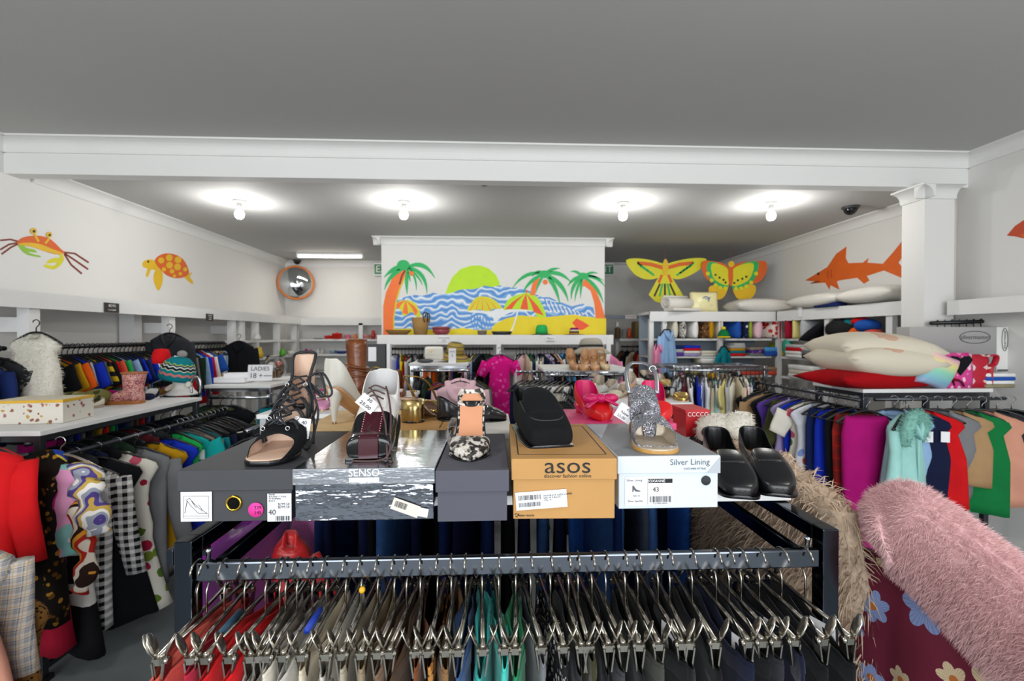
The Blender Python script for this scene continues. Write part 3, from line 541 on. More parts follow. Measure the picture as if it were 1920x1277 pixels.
ware('white mug on the top far left wall shelf',482,632,5.5,1.5,jug(.045,.07),'#cfcfcb','mug','mug'); ware('orange red candle on the back shelf by the partition',700,634,6.85,Z1,jug(.035,.13),'#b8241c','candle','candle'); ware('pink pot on the back shelf by the partition',687,634,6.88,Z1,pot(.05,.06),'#d08a86','lidded_pot','pot')
# low pile of white trays and dishes on the lower back shelf
for i,(px,py,c,r) in enumerate(((566,687,'#c9c8c0',.13),(590,682,'#3d3f40',.15),(605,688,'#d8d8d4',.12),(628,688,'#c9cac8',.1),(640,684,'#2b2c2e',.12))):
    ware(['stone coloured tray on the lower back shelf','dark grey pan on the lower back shelf','white serving dish on the lower back shelf','pale plate on the lower back shelf','black tray behind the white shoe on the lower back shelf'][i],px,py,6.9,.985 if i!=1 else .985,bowl(r,.05),c,['tray','pan','serving_dish','plate','tray'][i],'dish')
# ---------- mural partition shelf and rails
t=thing('partition_shelf','white shelf with hanging rails fixed below the beach mural','shelf',(0,5.1,0)); f0=at(707,640,Y=4.98); f1=at(1150,640,Y=4.98); xa,xb=f0.x,f1.x
ZS=at(930,628,Y=4.98).z; ZB=at(930,646,Y=4.98).z
MB().box(((xa+xb)/2,.08,ZS-.012),(xb-xa,.38,.024)).build('shelf_board',shelfw,t); MB().box(((xa+xb)/2,-.11,(ZS+ZB)/2),(xb-xa,.02,ZS-ZB)).build('fascia_board',shelfw,t)
MR=at(930,654,Y=5.02).z
for a,b in ((720,925),(945,1135)): MB().tube([(at(a,654,Y=5.02).x,-.08,MR),(at(b,654,Y=5.02).x,-.08,MR)],.012,8).build('hanging_rail',mat('dark rail'),t)
for px in (716,935,1140): MB().box((at(px,700,Y=5.0).x,-.1,.78),(.05,.05,1.5)).build('post',shelfw,t)
for px in (832,1032):
    x=at(px,637,Y=4.97).x; q=thing('shelf_sign','small black and white sign on the mural shelf edge, %s'%('behind the striped hat' if px<900 else 'right of the pink dress'),'sign',(x,4.978,(ZS+ZB)/2+.005)); MB().box((0,-.004,0),(.105,.004,.055)).build('board',tagm,q); 
    if px<900: txt(q,'WOMENS',.026,(0,-.0065,.012),FRONT,blackl); txt(q,'TOPS',.022,(0,-.0065,-.014),FRONT,blackl)
    else: txt(q,'Men\u2019s',.034,(0,-.0065,.008),FRONT,blackl); MB().box((0,-.0065,-.02),(.09,.001,.006)).build('underline',blackl,q)
x=lambda px:at(px,654,Y=5.02).x
rail(['maroon shirt','yellow top','white shirt','royal blue top','yellow shirt','olive shirt','red skirt','black top','light grey shirt','white top','black shirt','cream shirt','orange top','white and red striped top','khaki shirt','orange shirt','brown top','charcoal shirt','purple shirt','tan shirt','black shirt','dark green top','maroon top','coral shirt','black dress','white top','yellow dress','light blue shirt','black shirt','dark green shirt','charcoal jacket'],(x(728),5.02,MR),(x(918),5.02,MR),pi/2,'on the left mural rail','clothes on the left mural rail',L=.4,w=.2,seed=8,th=.026,jit=.5)
rail(['white shirt','light grey shirt','pale pink top','beige shirt','green top','dark blue shirt','white shirt','navy top','cream shirt','lavender print shirt','black shirt','peach shirt','white dress','sky blue shirt','black top','light grey top','cream top','brown shirt','white top','dark blue shirt','lilac top','grey shirt','beige top','black shirt','pale pink shirt','lavender print top','white shirt','pink shirt|L.55'],(x(968),5.02,MR),(x(1142),5.02,MR),pi/2,'on the right mural rail','clothes on the right mural rail',L=.36,w=.2,seed=9,th=.024,jit=.5)
p=at(937,655,Y=4.78); garment('dress','hot pink brocade',p,.12,'long hot pink patterned dress hanging face-on below the mural','',.15,.66,.05,33); o=bpy.data.objects['dress'] if 0 else None
hanger('black',p,.12,'black hanger holding the long hot pink dress','feature hangers',.17,True)
# ---------- floor racks
dark=mat('dark steel','#4a4d52',.3,.8,0)
# near left rack
NX0,NX1,NY0,NY1,NH=-2.95,-2.0,2.1,3.2,1.13
rack('clothes_rack','dark steel rack with white counter at the left, nearest the left wall',NX0,NX1,NY0,NY1,NH,bars=[((-2.9,2.02,1.04),(-1.98,2.02,1.04)),((-1.99,2.06,1.0),(-1.93,3.25,1.0)),((-2.06,2.1,1.07),(-2.1,3.2,1.07))],mt=dark)
g='clothes on the left counter rack'
rail(['tie-dyed black and white dress|L.78','black and white gingham shirt|L.72|t','black dress|L.74','white floral dress|L.7','grey shirt|L.66','mustard dress|L.62','royal blue dress|L.56'],(-1.99,2.14,1.0),(-1.93,2.78,1.0),.12,'on the left counter rack',g,w=.19,L=.5,seed=11,side='front',jit=.12,th=.04,small=False)
rail(['bright green top','turquoise tee|L.36|t','taupe shirt|t','charcoal top|t','teal shirt','black jacket|t','navy shirt','black coat|L.5|t','cream shirt','black shirt','orange and black print dress|L.45','charcoal shirt'],(-1.92,2.84,1.02),(-1.92,3.35,1.02),.1,'on the left counter rack end',g,w=.18,L=.42,seed=112,side='front',jit=.2,th=.03,small=False)
rail(['black top','charcoal top','navy top','black top','dark green top','black top','maroon top','charcoal top','black top','navy top','black top','charcoal top'],(-2.1,2.2,1.07),(-2.1,3.15,1.07),.1,'on the inner left rail',g,w=.17,L=.3,seed=113,side='front',jit=.3,th=.02)
garment('jacket','red',at(-62,800,Y=1.86),-.05,'bright red jacket hanging face-on at the far left below the counter','',.235,.46,.05,41)
hanger('black',at(-62,800,Y=1.86),-.05,'black hanger holding the bright red jacket','feature hangers',.22)
garment('skirt','grey floral',(-2.2,1.98,.96),0,'grey floral skirt hanging just behind the bright red jacket','',.24,.62,.05,42)
garment('dress','black and gold print',at(78,820,Y=2.0),0,'black and gold patterned dress between the red jacket and the scarves','',.1,.62,.05,43); 
garment('dress','crimson',at(95,850,Y=2.06),.1,'long dark red sash dress hanging behind the patterned scarves','',.08,.72,.03,44)
garment('shirt','grey plaid',at(-95,985,Y=1.42),.3,'grey plaid coat sleeve nearest the bottom left corner','',.16,.4,.05,45)
garment('coat','peach',at(-190,1040,Y=1.3),.2,'peach coat in the very bottom left corner','',.16,.5,.05,46)
garment('dress','leopard print',at(15,1080,Y=1.5),.2,'leopard print dress behind the grey plaid coat','',.11,.5,.04,47)
rail(['crimson top|L.18','olive top|L.2','maroon shirt|L.4'],(-2.55,2.08,1.1),(-2.2,2.08,1.1),.5,'hanging right under the left counter',g,w=.2,seed=13,th=.03)
# scarves knotted on a hanger
scm=[swirl('scarf silk '+k,c,s) for k,c,s in (('a',['#d99ac0','#c02a8a','#e2d4dd','#7fb8b4'],4),('b',['#8a8f9c','#d8d4cf','#b89a4a','#4b3d7c'],9),('c',['#a8261c','#c98a2c','#2a1a16','#d2c8b8'],7),('d',['#2448a8','#1f3a8c','#d0b03a','#2f66c0'],5))]
def scarf(lab,pts,r,mi,Y):
    P=[at(x,y,Y=Y) for x,y in pts]; o0=P[0]; rr=[r*k for k in ([.5]+[.8+.3*sin(i*1.7) for i in range((len(pts)-1)*4-1)]+[.75])]
    rr=[max(.018,k) for k in rr]; m=MB(); C=cat([p-o0 for p in P],4); rr=(rr+[r*.7]*len(C))[:len(C)]
    m.tube(C,rr,12,flat=.45,up=(0,-1,0)); o=m.build('scarf',scm[mi]); o.location=o0; tag(o,lab,'scarf','scarves tied at the left rack')
scarf('pink and white silk scarf hanging below the knot',[(128,872),(122,920),(118,980),(128,1040)],.06,0,2.0)
scarf('grey patterned scarf tied in a round knot',[(168,872),(160,900),(170,945),(185,1000)],.075,1,1.96)
scarf('red and gold scarf trailing lowest from the knot',[(152,940),(150,990),(165,1050),(150,1110)],.05,2,1.98)
scarf('royal blue scarf looped left of the pink scarf',[(108,845),(100,880),(90,920),(102,945)],.045,3,2.03)
hanger('wire',at(113,828,Y=2.03),.1,'wire hanger holding the knotted silk scarves','feature hangers',.17)
# mid left rack with the ladies sign
rack('clothes_rack','white counter rack holding the ladies sign',-2.2,-1.72,3.6,4.4,1.17,bars=[((-2.15,3.55,1.08),(-1.7,3.55,1.08)),((-1.66,3.6,1.08),(-1.66,4.4,1.08))],mt=chrome)
rail(['dark green dress|t','olive dress','black dress|L.55'],(-2.14,3.54,1.08),(-1.98,3.54,1.08),.25,'below the ladies sign','clothes on the ladies rack',w=.17,L=.5,seed=14)
rail(['teal trousers','black trousers','light grey shirt','royal blue trousers','navy trousers','charcoal shirt','black shirt','taupe shirt'],(-1.68,3.6,1.08),(-1.68,4.35,1.08),.3,'beside the ladies sign rack','clothes on the ladies rack',w=.17,L=.55,seed=15,side='front')
t=thing('ladies_sign','white card reading LADIES 18+ standing on the white counter','sign',at(487,712,Y=3.66),(R(-8),0,.05)); MB().box((0,0,.055),(.185,.003,.125)).build('card',tagm,t); txt(t,'LADIES',.045,(0,-.003,.085),FRONT,blackl); txt(t,'18 + ',.055,(-.02,-.003,.03),FRONT,blackl); MB().box((.06,-.0025,.03),(.06,.001,.005)).build('pen_stroke',blackl,t)
t=thing('paper_stack','white boxes and papers stacked behind the ladies sign','paper',at(440,716,Y=3.8)); MB().box((0,0,.02),(.24,.16,.04)).build('box',tagm,t); MB().box((.03,.03,.055),(.2,.12,.03)).build('box',tagm,t,rot=(0,0,.2))
t=thing('glass_vase','round glass vase of shiny baubles behind the ladies sign','vase',at(515,708,Y=3.95)); gl=NT('clear glass',.05,Transmission_Weight=1.,IOR=1.3).m; gl.node_tree.nodes['Principled BSDF'].inputs['Base Color'].default_value=(.95,.95,.95,1)
MB().lathe([(.05,0),(.085,.04),(.1,.09),(.085,.14),(.06,.17),(.065,.185)],20,cap=False).build('bowl',gl,t,solid=.003)
for i,(a,b,c,k) in enumerate(((-.03,0,.04,'#b98a50'),(.035,.01,.045,'#8a6a4a'),(0,-.03,.085,'#c9c4bc'),(.03,.02,.11,'#b5746a'),(-.035,.02,.1,'#d8d4cf'))): MB().ell((a,b,c),(.032,.032,.032),12).build('bauble',mat('bauble '+k,k,.2,.7,0),t)
# shoe counter behind the black box (left of centre)
rack('clothes_rack','white shoe counter rack behind the silver and black shoe boxes',-1.1,-.5,2.2,3.1,1.18,bars=[((-1.05,3.14,1.08),(-.5,3.14,1.08)),((-.46,2.2,1.1),(-.46,3.1,1.1)),((-1.16,2.2,1.1),(-1.16,3.1,1.1))])
rail(['black trousers','navy trousers','charcoal trousers','pink trousers','blue trousers','denim blue trousers','black trousers','olive trousers','dark green trousers','black trousers'],(-.45,2.25,1.1),(-.45,3.05,1.1),0,'right of the shoe counter','trousers by the shoe counter',w=.17,L=.6,seed=16,side='front')
rail(['black trousers','charcoal trousers','black shirt','navy shirt','charcoal shirt','black shirt'],(-1.18,2.3,1.1),(-1.18,3.05,1.1),0,'left of the shoe counter','clothes by the shoe counter',w=.16,L=.6,seed=17,side='front')
# back centre rack with hoodie
rack('clothes_rack','chrome rack with white top holding the striped hat',-.72,-.22,4.02,4.6,1.31,bars=[((-.7,3.96,1.25),(-.2,3.96,1.25)),((-.16,4.0,1.15),(-.16,4.6,1.15))])
rail(['grey shirt','charcoal jacket','dark green jacket'],(-.66,3.95,1.25),(-.56,3.95,1.25),pi/2,'left of the pink hoodie','clothes by the pink hoodie',w=.19,L=.55,seed=18)
rail(['magenta shirt','orange shirt','navy jacket'],(-.45,4.0,1.2),(-.38,3.88,1.19),.1,'behind the pink hoodie','clothes by the pink hoodie',w=.21,L=.5,seed=19)
rail(['red jacket','black jacket','grey shirt','olive jacket'],(-.2,4.0,1.17),(-.18,4.5,1.17),.2,'right of the pink hoodie','clothes by the pink hoodie',w=.14,L=.55,seed=20)
p=at(863,702,Y=3.72); garment('hoodie','pale pink',p,.03,'pale pink hooded sweatshirt hanging face-on on the middle rack','',.2,.46,.07,51); hanger('black',p,.03,'black hanger holding the pale pink hoodie','feature hangers',.17)
# white trousers rack with tan heels
rack('clothes_rack','chrome rack with tan heels and a hat stand on its top',.42,1.12,3.62,4.2,1.285,bars=[((.2,3.8,1.25),(.42,3.8,1.25)),((.42,3.56,1.24),(1.12,3.56,1.24)),((.36,3.6,1.2),(.36,4.2,1.2))])
rail(['navy trousers','white trousers','cream trousers','white trousers','white trousers','light grey trousers','white trousers','light grey trousers','white trousers','cream trousers','white trousers'],(.24,3.62,1.25),(.62,3.50,1.25),.75,'on the middle rack','white trousers on the middle rack',w=.2,L=.62,seed=21,th=.03)
rail(['black jacket','charcoal shirt','black shirt','navy shirt','charcoal jacket','black top','black shirt','charcoal top'],(.62,3.54,1.24),(1.1,3.54,1.24),1.3,'under the tan heels','dark clothes under the tan heels',w=.18,L=.6,seed=22)
# right shoe counter
rack('clothes_rack','white shoe counter rack behind the pink shoe box',.63,1.04,2.35,3.3,1.2,bars=[((.52,2.3,1.14),(.52,3.25,1.14)),((1.14,2.4,1.14),(1.14,3.3,1.14))])
rail(['black top','charcoal shirt','black trousers','teal top','black shirt','charcoal trousers','maroon top','black trousers','cream shirt','black shirt','tan shirt','black top'],(.5,2.35,1.14),(.5,3.2,1.14),.15,'left of the right shoe counter','clothes left of the right shoe counter',w=.17,L=.5,seed=23,side='front',th=.03)
rail(['black shirt','charcoal shirt','navy shirt','black jacket','charcoal jacket'],(1.16,2.75,1.2),(1.16,3.25,1.2),.1,'behind the right shoe counter','dark clothes right of the shoe counter',w=.15,L=.5,seed=24,side='front')
# long dresses rack in front of the linen shelves
rack('clothes_rack','chrome rack of long pale dresses before the linen shelves',1.5,2.3,3.7,4.15,1.3,board=False,bars=[((1.45,3.66,1.27),(2.3,3.66,1.27)),((1.5,4.1,1.27),(2.3,4.1,1.27))])
rail(['light grey coat|L.8','light grey dress','maroon shirt|L.3','white coat|L.55','navy dress','royal blue dress','blue and white striped dress','white dress','beige trousers','mint trousers','white dress','pale yellow dress|L.95','light grey dress','cream dress','beige shirt|L.5','cream coat|L.95','white dress','multicoloured swirl dress','navy dress','tan dress|L.6','black dress'],(1.5,3.66,1.27),(2.24,3.66,1.27),1.15,'on the long dress rack','long dresses on the right middle rack',w=.19,L=.8,seed=25,th=.026,jit=.22)
rail(['black shirt','brown shirt','charcoal shirt','black and gold print shirt','mustard top','taupe jacket','black jacket'],(1.6,4.1,1.27),(2.24,4.1,1.27),1.3,'on its rear rail','clothes on the right middle rack',w=.19,L=.6,seed=26)
# right rack
RH=at(1700,730,Y=2.62).z; RX0=at(1624,730,Y=2.62).x
rack('clothes_rack','rack with a white counter holding cushions at the right',RX0,3.03,2.64,3.05,RH,bars=[((RX0,2.56,RH-.05),(3.03,2.56,RH-.05)),((RX0-.12,2.52,RH-.05),(RX0-.12,3.55,RH-.05))],mt=dark)
rail(['magenta trousers|L.8','red tartan trousers|L.7','black trousers','royal blue trousers|L.75|t','dark blue trousers|t','blue and red floral dress|L.62','white floral dress|L.7','royal blue top|L.5|t','lilac dress','olive skirt|L.3','purple dress|L.85|t','black dress|L.8|t','tan shirt','charcoal dress','black dress'],(RX0-.1,2.5,RH-.05),(RX0-.14,3.5,RH-.05),-.1,'on the side of the right rack','clothes on the side of the right rack',w=.18,L=.7,seed=27,side='front',jit=.15,th=.035,small=False)
rail(['light blue vest|L.48|t','navy vest|L.47|t','red vest|L.45','grey vest|L.42','tan vest|L.32','green vest|L.52','peach vest|L.47','charcoal vest|L.42|t','black vest|L.44'],(RX0+.12,2.56,RH-.05),(3.0,2.5,RH-.05),-.45,'on the front of the right rack','vests on the front of the right rack',w=.2,L=.44,seed=28,th=.036,jit=.14,small=False)
# mint coat with fur collar facing out
p=V((RX0+.05,2.42,RH-.06)); o=garment('coat','mint',p,.5,'mint green padded coat with fuzzy collar at the corner of right rack','',.13,.44,.06,61)
fm=mat('mint fur','#7fb3a8',.95,0,.2,40); b=MB().tube(cat([(-.1,-.03,-.2),(-.11,-.05,-.12),(-.05,-.05,-.06),(.05,-.05,-.06),(.11,-.05,-.12),(.1,-.03,-.2)],4),.03,10).build('fur_collar',fm,o); fz=MB(); fur(b,fz,900,.022,.0014,8); q=fz.build('fur_pile',fm,b); q['kind']='stuff'
hanger('black',p,.5,'black hanger holding the mint coat with fuzzy collar','feature hangers',.16)
# empty hangers on the right wall rail
t=thing('wall_rail','dark hanging rail at the right wall above the grey carton','rail',at(1800,605,Y=3.04)); a=at(1745,606,Y=3.04)-t.location; b=at(1965,599,Y=2.98)-t.location; MB().tube([a,b],.013,8).build('bar',mat('dark rail'),t)
for e in(b,): MB().tube([e,e+V((.05,.05,.0))],.01,6).build('bracket',mat('dark rail'),t)
t0=t
for i in range(14):
    p=t0.location+a.lerp(b,.06+i*.062); hanger('black',p,.9+random.Random(i).uniform(-.2,.2),'empty black hanger on the right wall rail','empty hangers on the right wall rail',.12,True)
t=thing('wall_shelf','white fascia shelf on the right wall in front of the column','shelf',(3.28,1.9,0)); fb=at(1800,580,X=3.18).z
MB().box((-.09,0,1.745),(.022,2.3,.1)).build('fascia_board',shelfw,t); MB().box((.02,0,1.785),(.22,2.3,.02)).build('shelf_board',shelfw,t)
# nook behind the mural partition on the right
nx=lambda px,Y:at(px,640,Y=Y).x
t=thing('nook_shelf','shelf in the dim nook right of the mural partition','shelf',((nx(1160,6.4)+nx(1218,6.4))/2,6.4,0)); w=nx(1222,6.4)-nx(1158,6.4)
z1=at(1190,637,Y=6.3).z; z0=at(1190,594,Y=6.3).z
MB().box((0,0,z1),(w,.3,.03)).build('shelf_board',shelfw,t); MB().box((0,0,z0),(w*1.9,.1,.05)).build('shelf_rail',mat('grey blue rail','#7d8690',.6),t); MB().box((-w*.45,.1,.9),(.04,.06,1.7)).build('post',shelfw,t)
zr=at(1190,650,Y=6.2).z; MB().tube([(-w/2,-.2,zr),(w/2,-.2,zr)],.012,8).build('hanging_rail',mat('dark rail'),t)
q=thing('shelf_sign','small white sign on the grey rail of the nook','sign',at(1183,594,Y=6.33)); MB().box((0,0,0),(.16,.004,.055)).build('board',tagm,q); txt(q,'MENSWEAR',.026,(0,-.003,0),FRONT,mat('red lettering','#b8383a',.6,0,0))
rail(['brown coat','black coat','beige coat','red tartan dress','orange dress','red tartan dress'],(nx(1166,6.2),6.2,zr),(nx(1216,6.2),6.2,zr),.9,'in the dim nook','clothes in the nook',w=.18,L=.6,seed=29)
for i,(px,c,h,r,l) in enumerate(((1158,'#5c4426',.15,.04,'dark jar with brown lid on the nook shelf'),(1171,'#8a8c88',.13,.035,'grey jar beside the dark jar on the nook shelf'),(1180,'#d9481c',.15,.03,'orange bottle on the nook shelf'))): ware(l,px,640,6.35,z1+.015,pot(r,h) if i<2 else jug(r,h),c,'jar' if i<2 else 'bottle','jar' if i<2 else 'bottle',grp='jars in the nook')
o=MB().box((0,0,.12),(.32,.2,.24)).build('wicker_basket',mat('wicker weave','#7a6a3c',.8,0,.3,60,.6,200),bevel=.02); o.location=(nx(1208,6.35),6.35,z1+.016); tag(o,'olive wicker basket at the right end of the nook shelf','basket')
# ---------- centre chrome rack in the foreground
ZT=1.21
refl_chrome=mat('dark chrome','#4a4f58',.12,1,0)  # chrome tinted dark: the dark reflections are put into its colour
a=at(325,1006,Y=.82); b=at(1574,978,Y=.82); CX0,CX1=a.x,b.x; CY0,CY1=.82,1.66; FT=1.188
t=thing('clothes_rack','large square-tube chrome rack in the foreground carrying the shoe boxes','clothes rack',((CX0+CX1)/2,(CY0+CY1)/2,0)); o0=t.location.copy(); A,B=(CX1-CX0)/2,(CY1-CY0)/2; s=.031
for ex in(-1,1):
    for ey in(-1,1): MB().box((ex*(A-s/2),ey*(B-s/2),FT/2),(s,s,FT)).build('post',refl_chrome,t,bevel=.002); MB().box((ex*(A-s/2),ey*(B-s/2),.02),(s*1.5,s*1.5,.04)).build('foot',blackp,t)
for e in(-1,1):
    MB().box((e*(A-s/2),0,FT-.016),(s,2*B-2*s,.03)).build('frame_rail',refl_chrome,t,bevel=.002); MB().box((e*(A-s/2),0,.08),(s,2*B-2*s,.03)).build('base_rail',refl_chrome,t)
    MB().box((e*(A-.06),0,1.128),(.014,2*B-.06,.03)).build('support_arm',refl_chrome,t,bevel=.002)
MB().box((0,B-s/2,FT-.016),(2*A-2*s,s,.03)).build('frame_rail',refl_chrome,t); MB().box((0,-B+.25,FT-.02),(2*A-2*s,.02,.02)).build('frame_rail',refl_chrome,t)
BZ=1.131
for e in(-1,1):
    MB().box((0,e*(B-.012),BZ),(2*A-2*s-.004,.014,.034)).build('hanging_bar',mat('bar chrome','#767b84',.1,1,0),t,bevel=.003)  # bar tint stands in for reflections of the dark clothes
    if e<0:
        for q in(-1,1): MB().lathe([(.004,0),(.004,.016),(.006,.018),(.006,.022)],8,(q*(A-s-.022),-B+.012,BZ+.017)).build('end_pin',chrome,t)
MB().box((-A-.035,.03,BZ+.01),(.014,2*B-.02,.03)).build('side_bar',refl_chrome,t,bevel=.002)
MB().box((A+.13,.10,BZ),(.014,.5,.03)).build('side_bar',refl_chrome,t,bevel=.002)
for e,q,yy in((-1,.02,(-B+.1,B-.1)),(1,.14,(.3,))):
    for y in yy: MB().box((e*(A+q/2),y,BZ),(q,.012,.024)).build('support_arm',refl_chrome,t)
rb=at(1505,932,Z=ZT)
bx=MB().box(((CX0+.01+rb.x)/2,(.965+1.64)/2,ZT-.0105),(rb.x-CX0-.01,1.64-.965,.02)).build('shelf_board',shelfw,None,bevel=.002); tag(bx,'white shelf board under the shoe boxes on the foreground chrome rack','shelf')
# --- front trousers on clip hangers
FH=[(369,'salmon'),(387,'coral'),(420,'raspberry'),(458,'red'),(497,'bright red'),(524,'light grey'),(535,'taupe'),(556,'off-white'),(585,'pale grey'),(611,'cream'),(648,'white dotted'),(677,'stone'),(708,'khaki'),(739,'taupe brown'),(762,'brown'),(788,'rust'),(820,'brown patterned'),(846,'tan'),(873,'denim blue'),(904,'turquoise'),(935,'bright turquoise'),(967,'green'),(995,'grey'),(1032,'black and white flecked'),(1066,'charcoal'),(1084,'dark olive'),(1110,'black'),(1136,'dark grey'),(1172,'black'),(1196,'olive grey'),(1234,'black'),(1256,'charcoal'),(1298,'black'),(1343,'dark navy'),(1367,'black'),(1390,'charcoal'),(1424,'dark navy'),(1466,'black'),(1510,'black')]
PC={'salmon':'#d0604f','coral':'#c94d44','raspberry':'#a32238','red':'#c01a1e','bright red':'#d0151c','light grey':'#a9a49f','taupe':'#7f766c','off-white':'#c9c2b4','pale grey':'#b5b2ab','cream':'#c9bda6','stone':'#a09684','khaki':'#8a7a60','taupe brown':'#6e5847','brown':'#57402c','rust':'#6e3c1c','tan':'#7c5c3a','denim blue':'#33507c','turquoise':'#2f9a96','bright turquoise':'#3fb5ab','green':'#1f7a50','grey':'#6a6d72','charcoal':'#26272c','dark olive':'#35331f','black':'#0e0f12','dark grey':'#34363a','olive grey':'#3c3d38','dark navy':'#10152a'}
tm=NT('dotted cotton',.85); tm.color(tm.mix(tm.math('LESS_THAN',tm.voro(95,rnd=.15),.22),lin('#b9b5ab'),lin('#3a3632'))); PCM={'white dotted':tm.m,'brown patterned':blobs('brown print','#3a281a',['#8a5a2c','#1d140d','#a8763c'],60,.4,.6),'black and white flecked':blobs('flecked tweed','#1c1c1f',['#c9c8c4','#8d8d8d','#2c2c2e'],110,.42,.5)}
def slacks(mt,seed):
    r=random.Random(seed); rings=[]; n=24; ph=r.uniform(0,6); w=.122; th=r.uniform(.0095,.0125)
    prof=[(-.098,1,.9),(-.104,1,1.0),(-.125,1.0,1.05),(-.14,1.0,1.0),(-.2,1.06,1.15),(-.3,1.1,1.2),(-.42,1.05,1.1),(-.6,.9,1.0),(-.78,.82,.95),(-.8,.8,.9)]
    bl=[r.uniform(-.5,.5) for _ in range(3)]
    for i,(z,a,b) in enumerate(prof):
        q=[]
        for j in range(n):
            u=2*pi*j/n; x=w*a*sgn(cos(u),.8); k=max(0,1-(x/.11)**2) ; y=th*b*sgn(sin(u),.7)*(.45+.75*k)*(1.5 if abs(x)>.105 else 1)
            y+=.008*sin(x*26+ph)*(.5+.1*i)+.003*sin(x*60+ph*2); zz=z+(.012*sin(x*22+ph*1.7)-.018*k*abs(bl[0]) if i<4 else 0)
            if abs(x)>.1 and i<4: zz-=.008
            q.append(V((x,y,zz)))
        rings.append(q)
    c=[V((p.x*.985,p.y*.72,p.z-.001)) for p in rings[0]]; d=[V((p.x*.98,p.y*.6,p.z-.05)) for p in rings[0]]
    m=MB(); m.loft([d,c]+rings,True,True); o=m.build('trousers',mt)
    # waistband seam as part
    s=MB(); s.loft([[V((p.x*1.008,p.y*1.07+.0004*sgn(p.y,1),p.z)) for p in rings[1]],[V((p.x*1.01,p.y*1.1,p.z-.001)) for p in rings[2]],[V((p.x*1.0,p.y*1.0,p.z-.004)) for p in rings[2]]],False,False)
    s.build('waistband',mt,o); return o
cn={}
for k,(px,c) in enumerate(FH): cn[c]=cn.get(c,0)+1
sn={}
for k,(px,c) in enumerate(FH):
    p=at(px,1043,Y=CY0+.012); mt=PCM.get(c) or mat('trouser cloth '+c,PC[c],.9,0,.18,30,.3,500,Sheen_Weight=.1)
    r=random.Random(k); ang=pi/2+r.uniform(-.09,.09); loc=V((p.x,CY0+.012,BZ-.003))
    sn[c]=sn.get(c,0)+1; nm=(ORD[sn[c]-1]+' ' if cn[c]>1 else '')+c+' trousers'+(' from the left' if cn[c]>1 else '')
    o=slacks(mt,k); o.location=loc; o.rotation_euler=(0,0,ang); tag(o,nm+' clipped to the front bar','trousers','trousers on the front bar')
    hanger('clip',loc,ang,'clip hanger gripping the '+nm+', front bar','clip hangers on the front bar')
    if k in(30,33,36,28,38): MB().box((0,-.02,-.16),(.05,.001,.06)).build('size_tag',tagm,o,(-.06 if k%2 else -.02,.0,.03),(.1,.1,.2))
MB_=MB().ell((0,0,0),(.006,.006,.006),10).build('hanger_bead',mat('yellow bead','#d8a41c',.3,0,0)); p=at(679,1106,Y=CY0); MB_.location=p; tag(MB_,'small yellow bead around a hanger hook on the front bar','bead')
# tape bands on two hangers
for px,py,c,l in ((432,1135,'#1d4258','blue grey tape wound on a clip hanger at the left of the front bar'),(588,1112,'#1b3fae','blue tape wound on a clip hanger near the pale grey trousers')):
    p=at(px,py,Y=.80); o=MB().tube([(0,-.03,0),(0,.03,0)],.0056,10).build('tape_band',mat('tape '+c,c,.5,0,.05)); o.location=(p.x,p.y,BZ+.004-.078); tag(o,l,'tape')
# --- jeans on the rear bar
JC=['navy','dark blue','black','navy','denim blue','navy','black','dark blue','navy','dark blue','black','navy','denim blue','navy','blue','denim blue','dark blue','slate grey','denim blue','blue','denim blue','brown']
xs=[at(610+i*34,1010,Y=1.64).x for i in range(len(JC))]; JN={}
JN={}; cn={c:JC.count(c) for c in JC}; sn={}
for i,(c,xx) in enumerate(zip(JC,xs)):
    sn[c]=sn.get(c,0)+1; lab=(ORD[sn[c]-1]+' ' if cn[c]>1 else '')+c+' jeans'+(' from the left' if cn[c]>1 else '')+' on the rear bar under the boxes'
    o=gm('trousers',.2,.75,.026,900+i).build('jeans',mat('denim '+c,{'denim blue':'#34578c','blue':'#214f9a','dark blue':'#152a5a','navy':'#10183a','black':'#0b0c12','slate grey':'#3a4252','brown':'#4a3a2a'}[c],.9,0,.3,40,.3,500)); o.location=(xx,1.66,BZ); o.rotation_euler=(0,0,pi/2+random.Random(i).uniform(-.5,.5)); tag(o,lab,'jeans','jeans on the rear bar')
    hanger('black',(xx,1.66,BZ),o.rotation_euler[2],'hanger of the '+lab.replace(' under the boxes',''),'hangers on the rear bar',.17,True)
sat=lambda k,c:mat('satin '+k,c,.35,0,.15,12,Sheen_Weight=.3)
for lab,px,py,Y,ang,k,c,w,L in (('purple satin dress hanging inside the left end of the chrome rack',455,985,1.25,1.35,'purple','#7a1a86',.2,.8),('pink satin dress on the rear bar under the silver box',572,965,1.6,.1,'pink','#c878b4',.075,.6),('pale pink satin ribbon dress beside the purple satin dress',512,975,1.5,.3,'pale','#dcaed0',.03,.6),('bright red top hanging low under the silver box',545,1035,1.35,.1,'red','#c4161b',.06,.2),('violet shirt behind the purple satin dress',500,960,1.45,.5,'violet','#6a2a7c',.07,.5)):
    p=at(px,py,Y=Y); o=gm('dress' if 'dress' in lab else 'shirt',w,L,.03,len(lab)*2+1).build('satin_dress' if 'dress' in lab else 'satin_shirt',sat(k,c)); o.location=(p.x,p.y,min(BZ,p.z+.12)); o.rotation_euler=(0,0,ang); tag(o,lab,'dress' if 'dress' in lab else 'shirt')
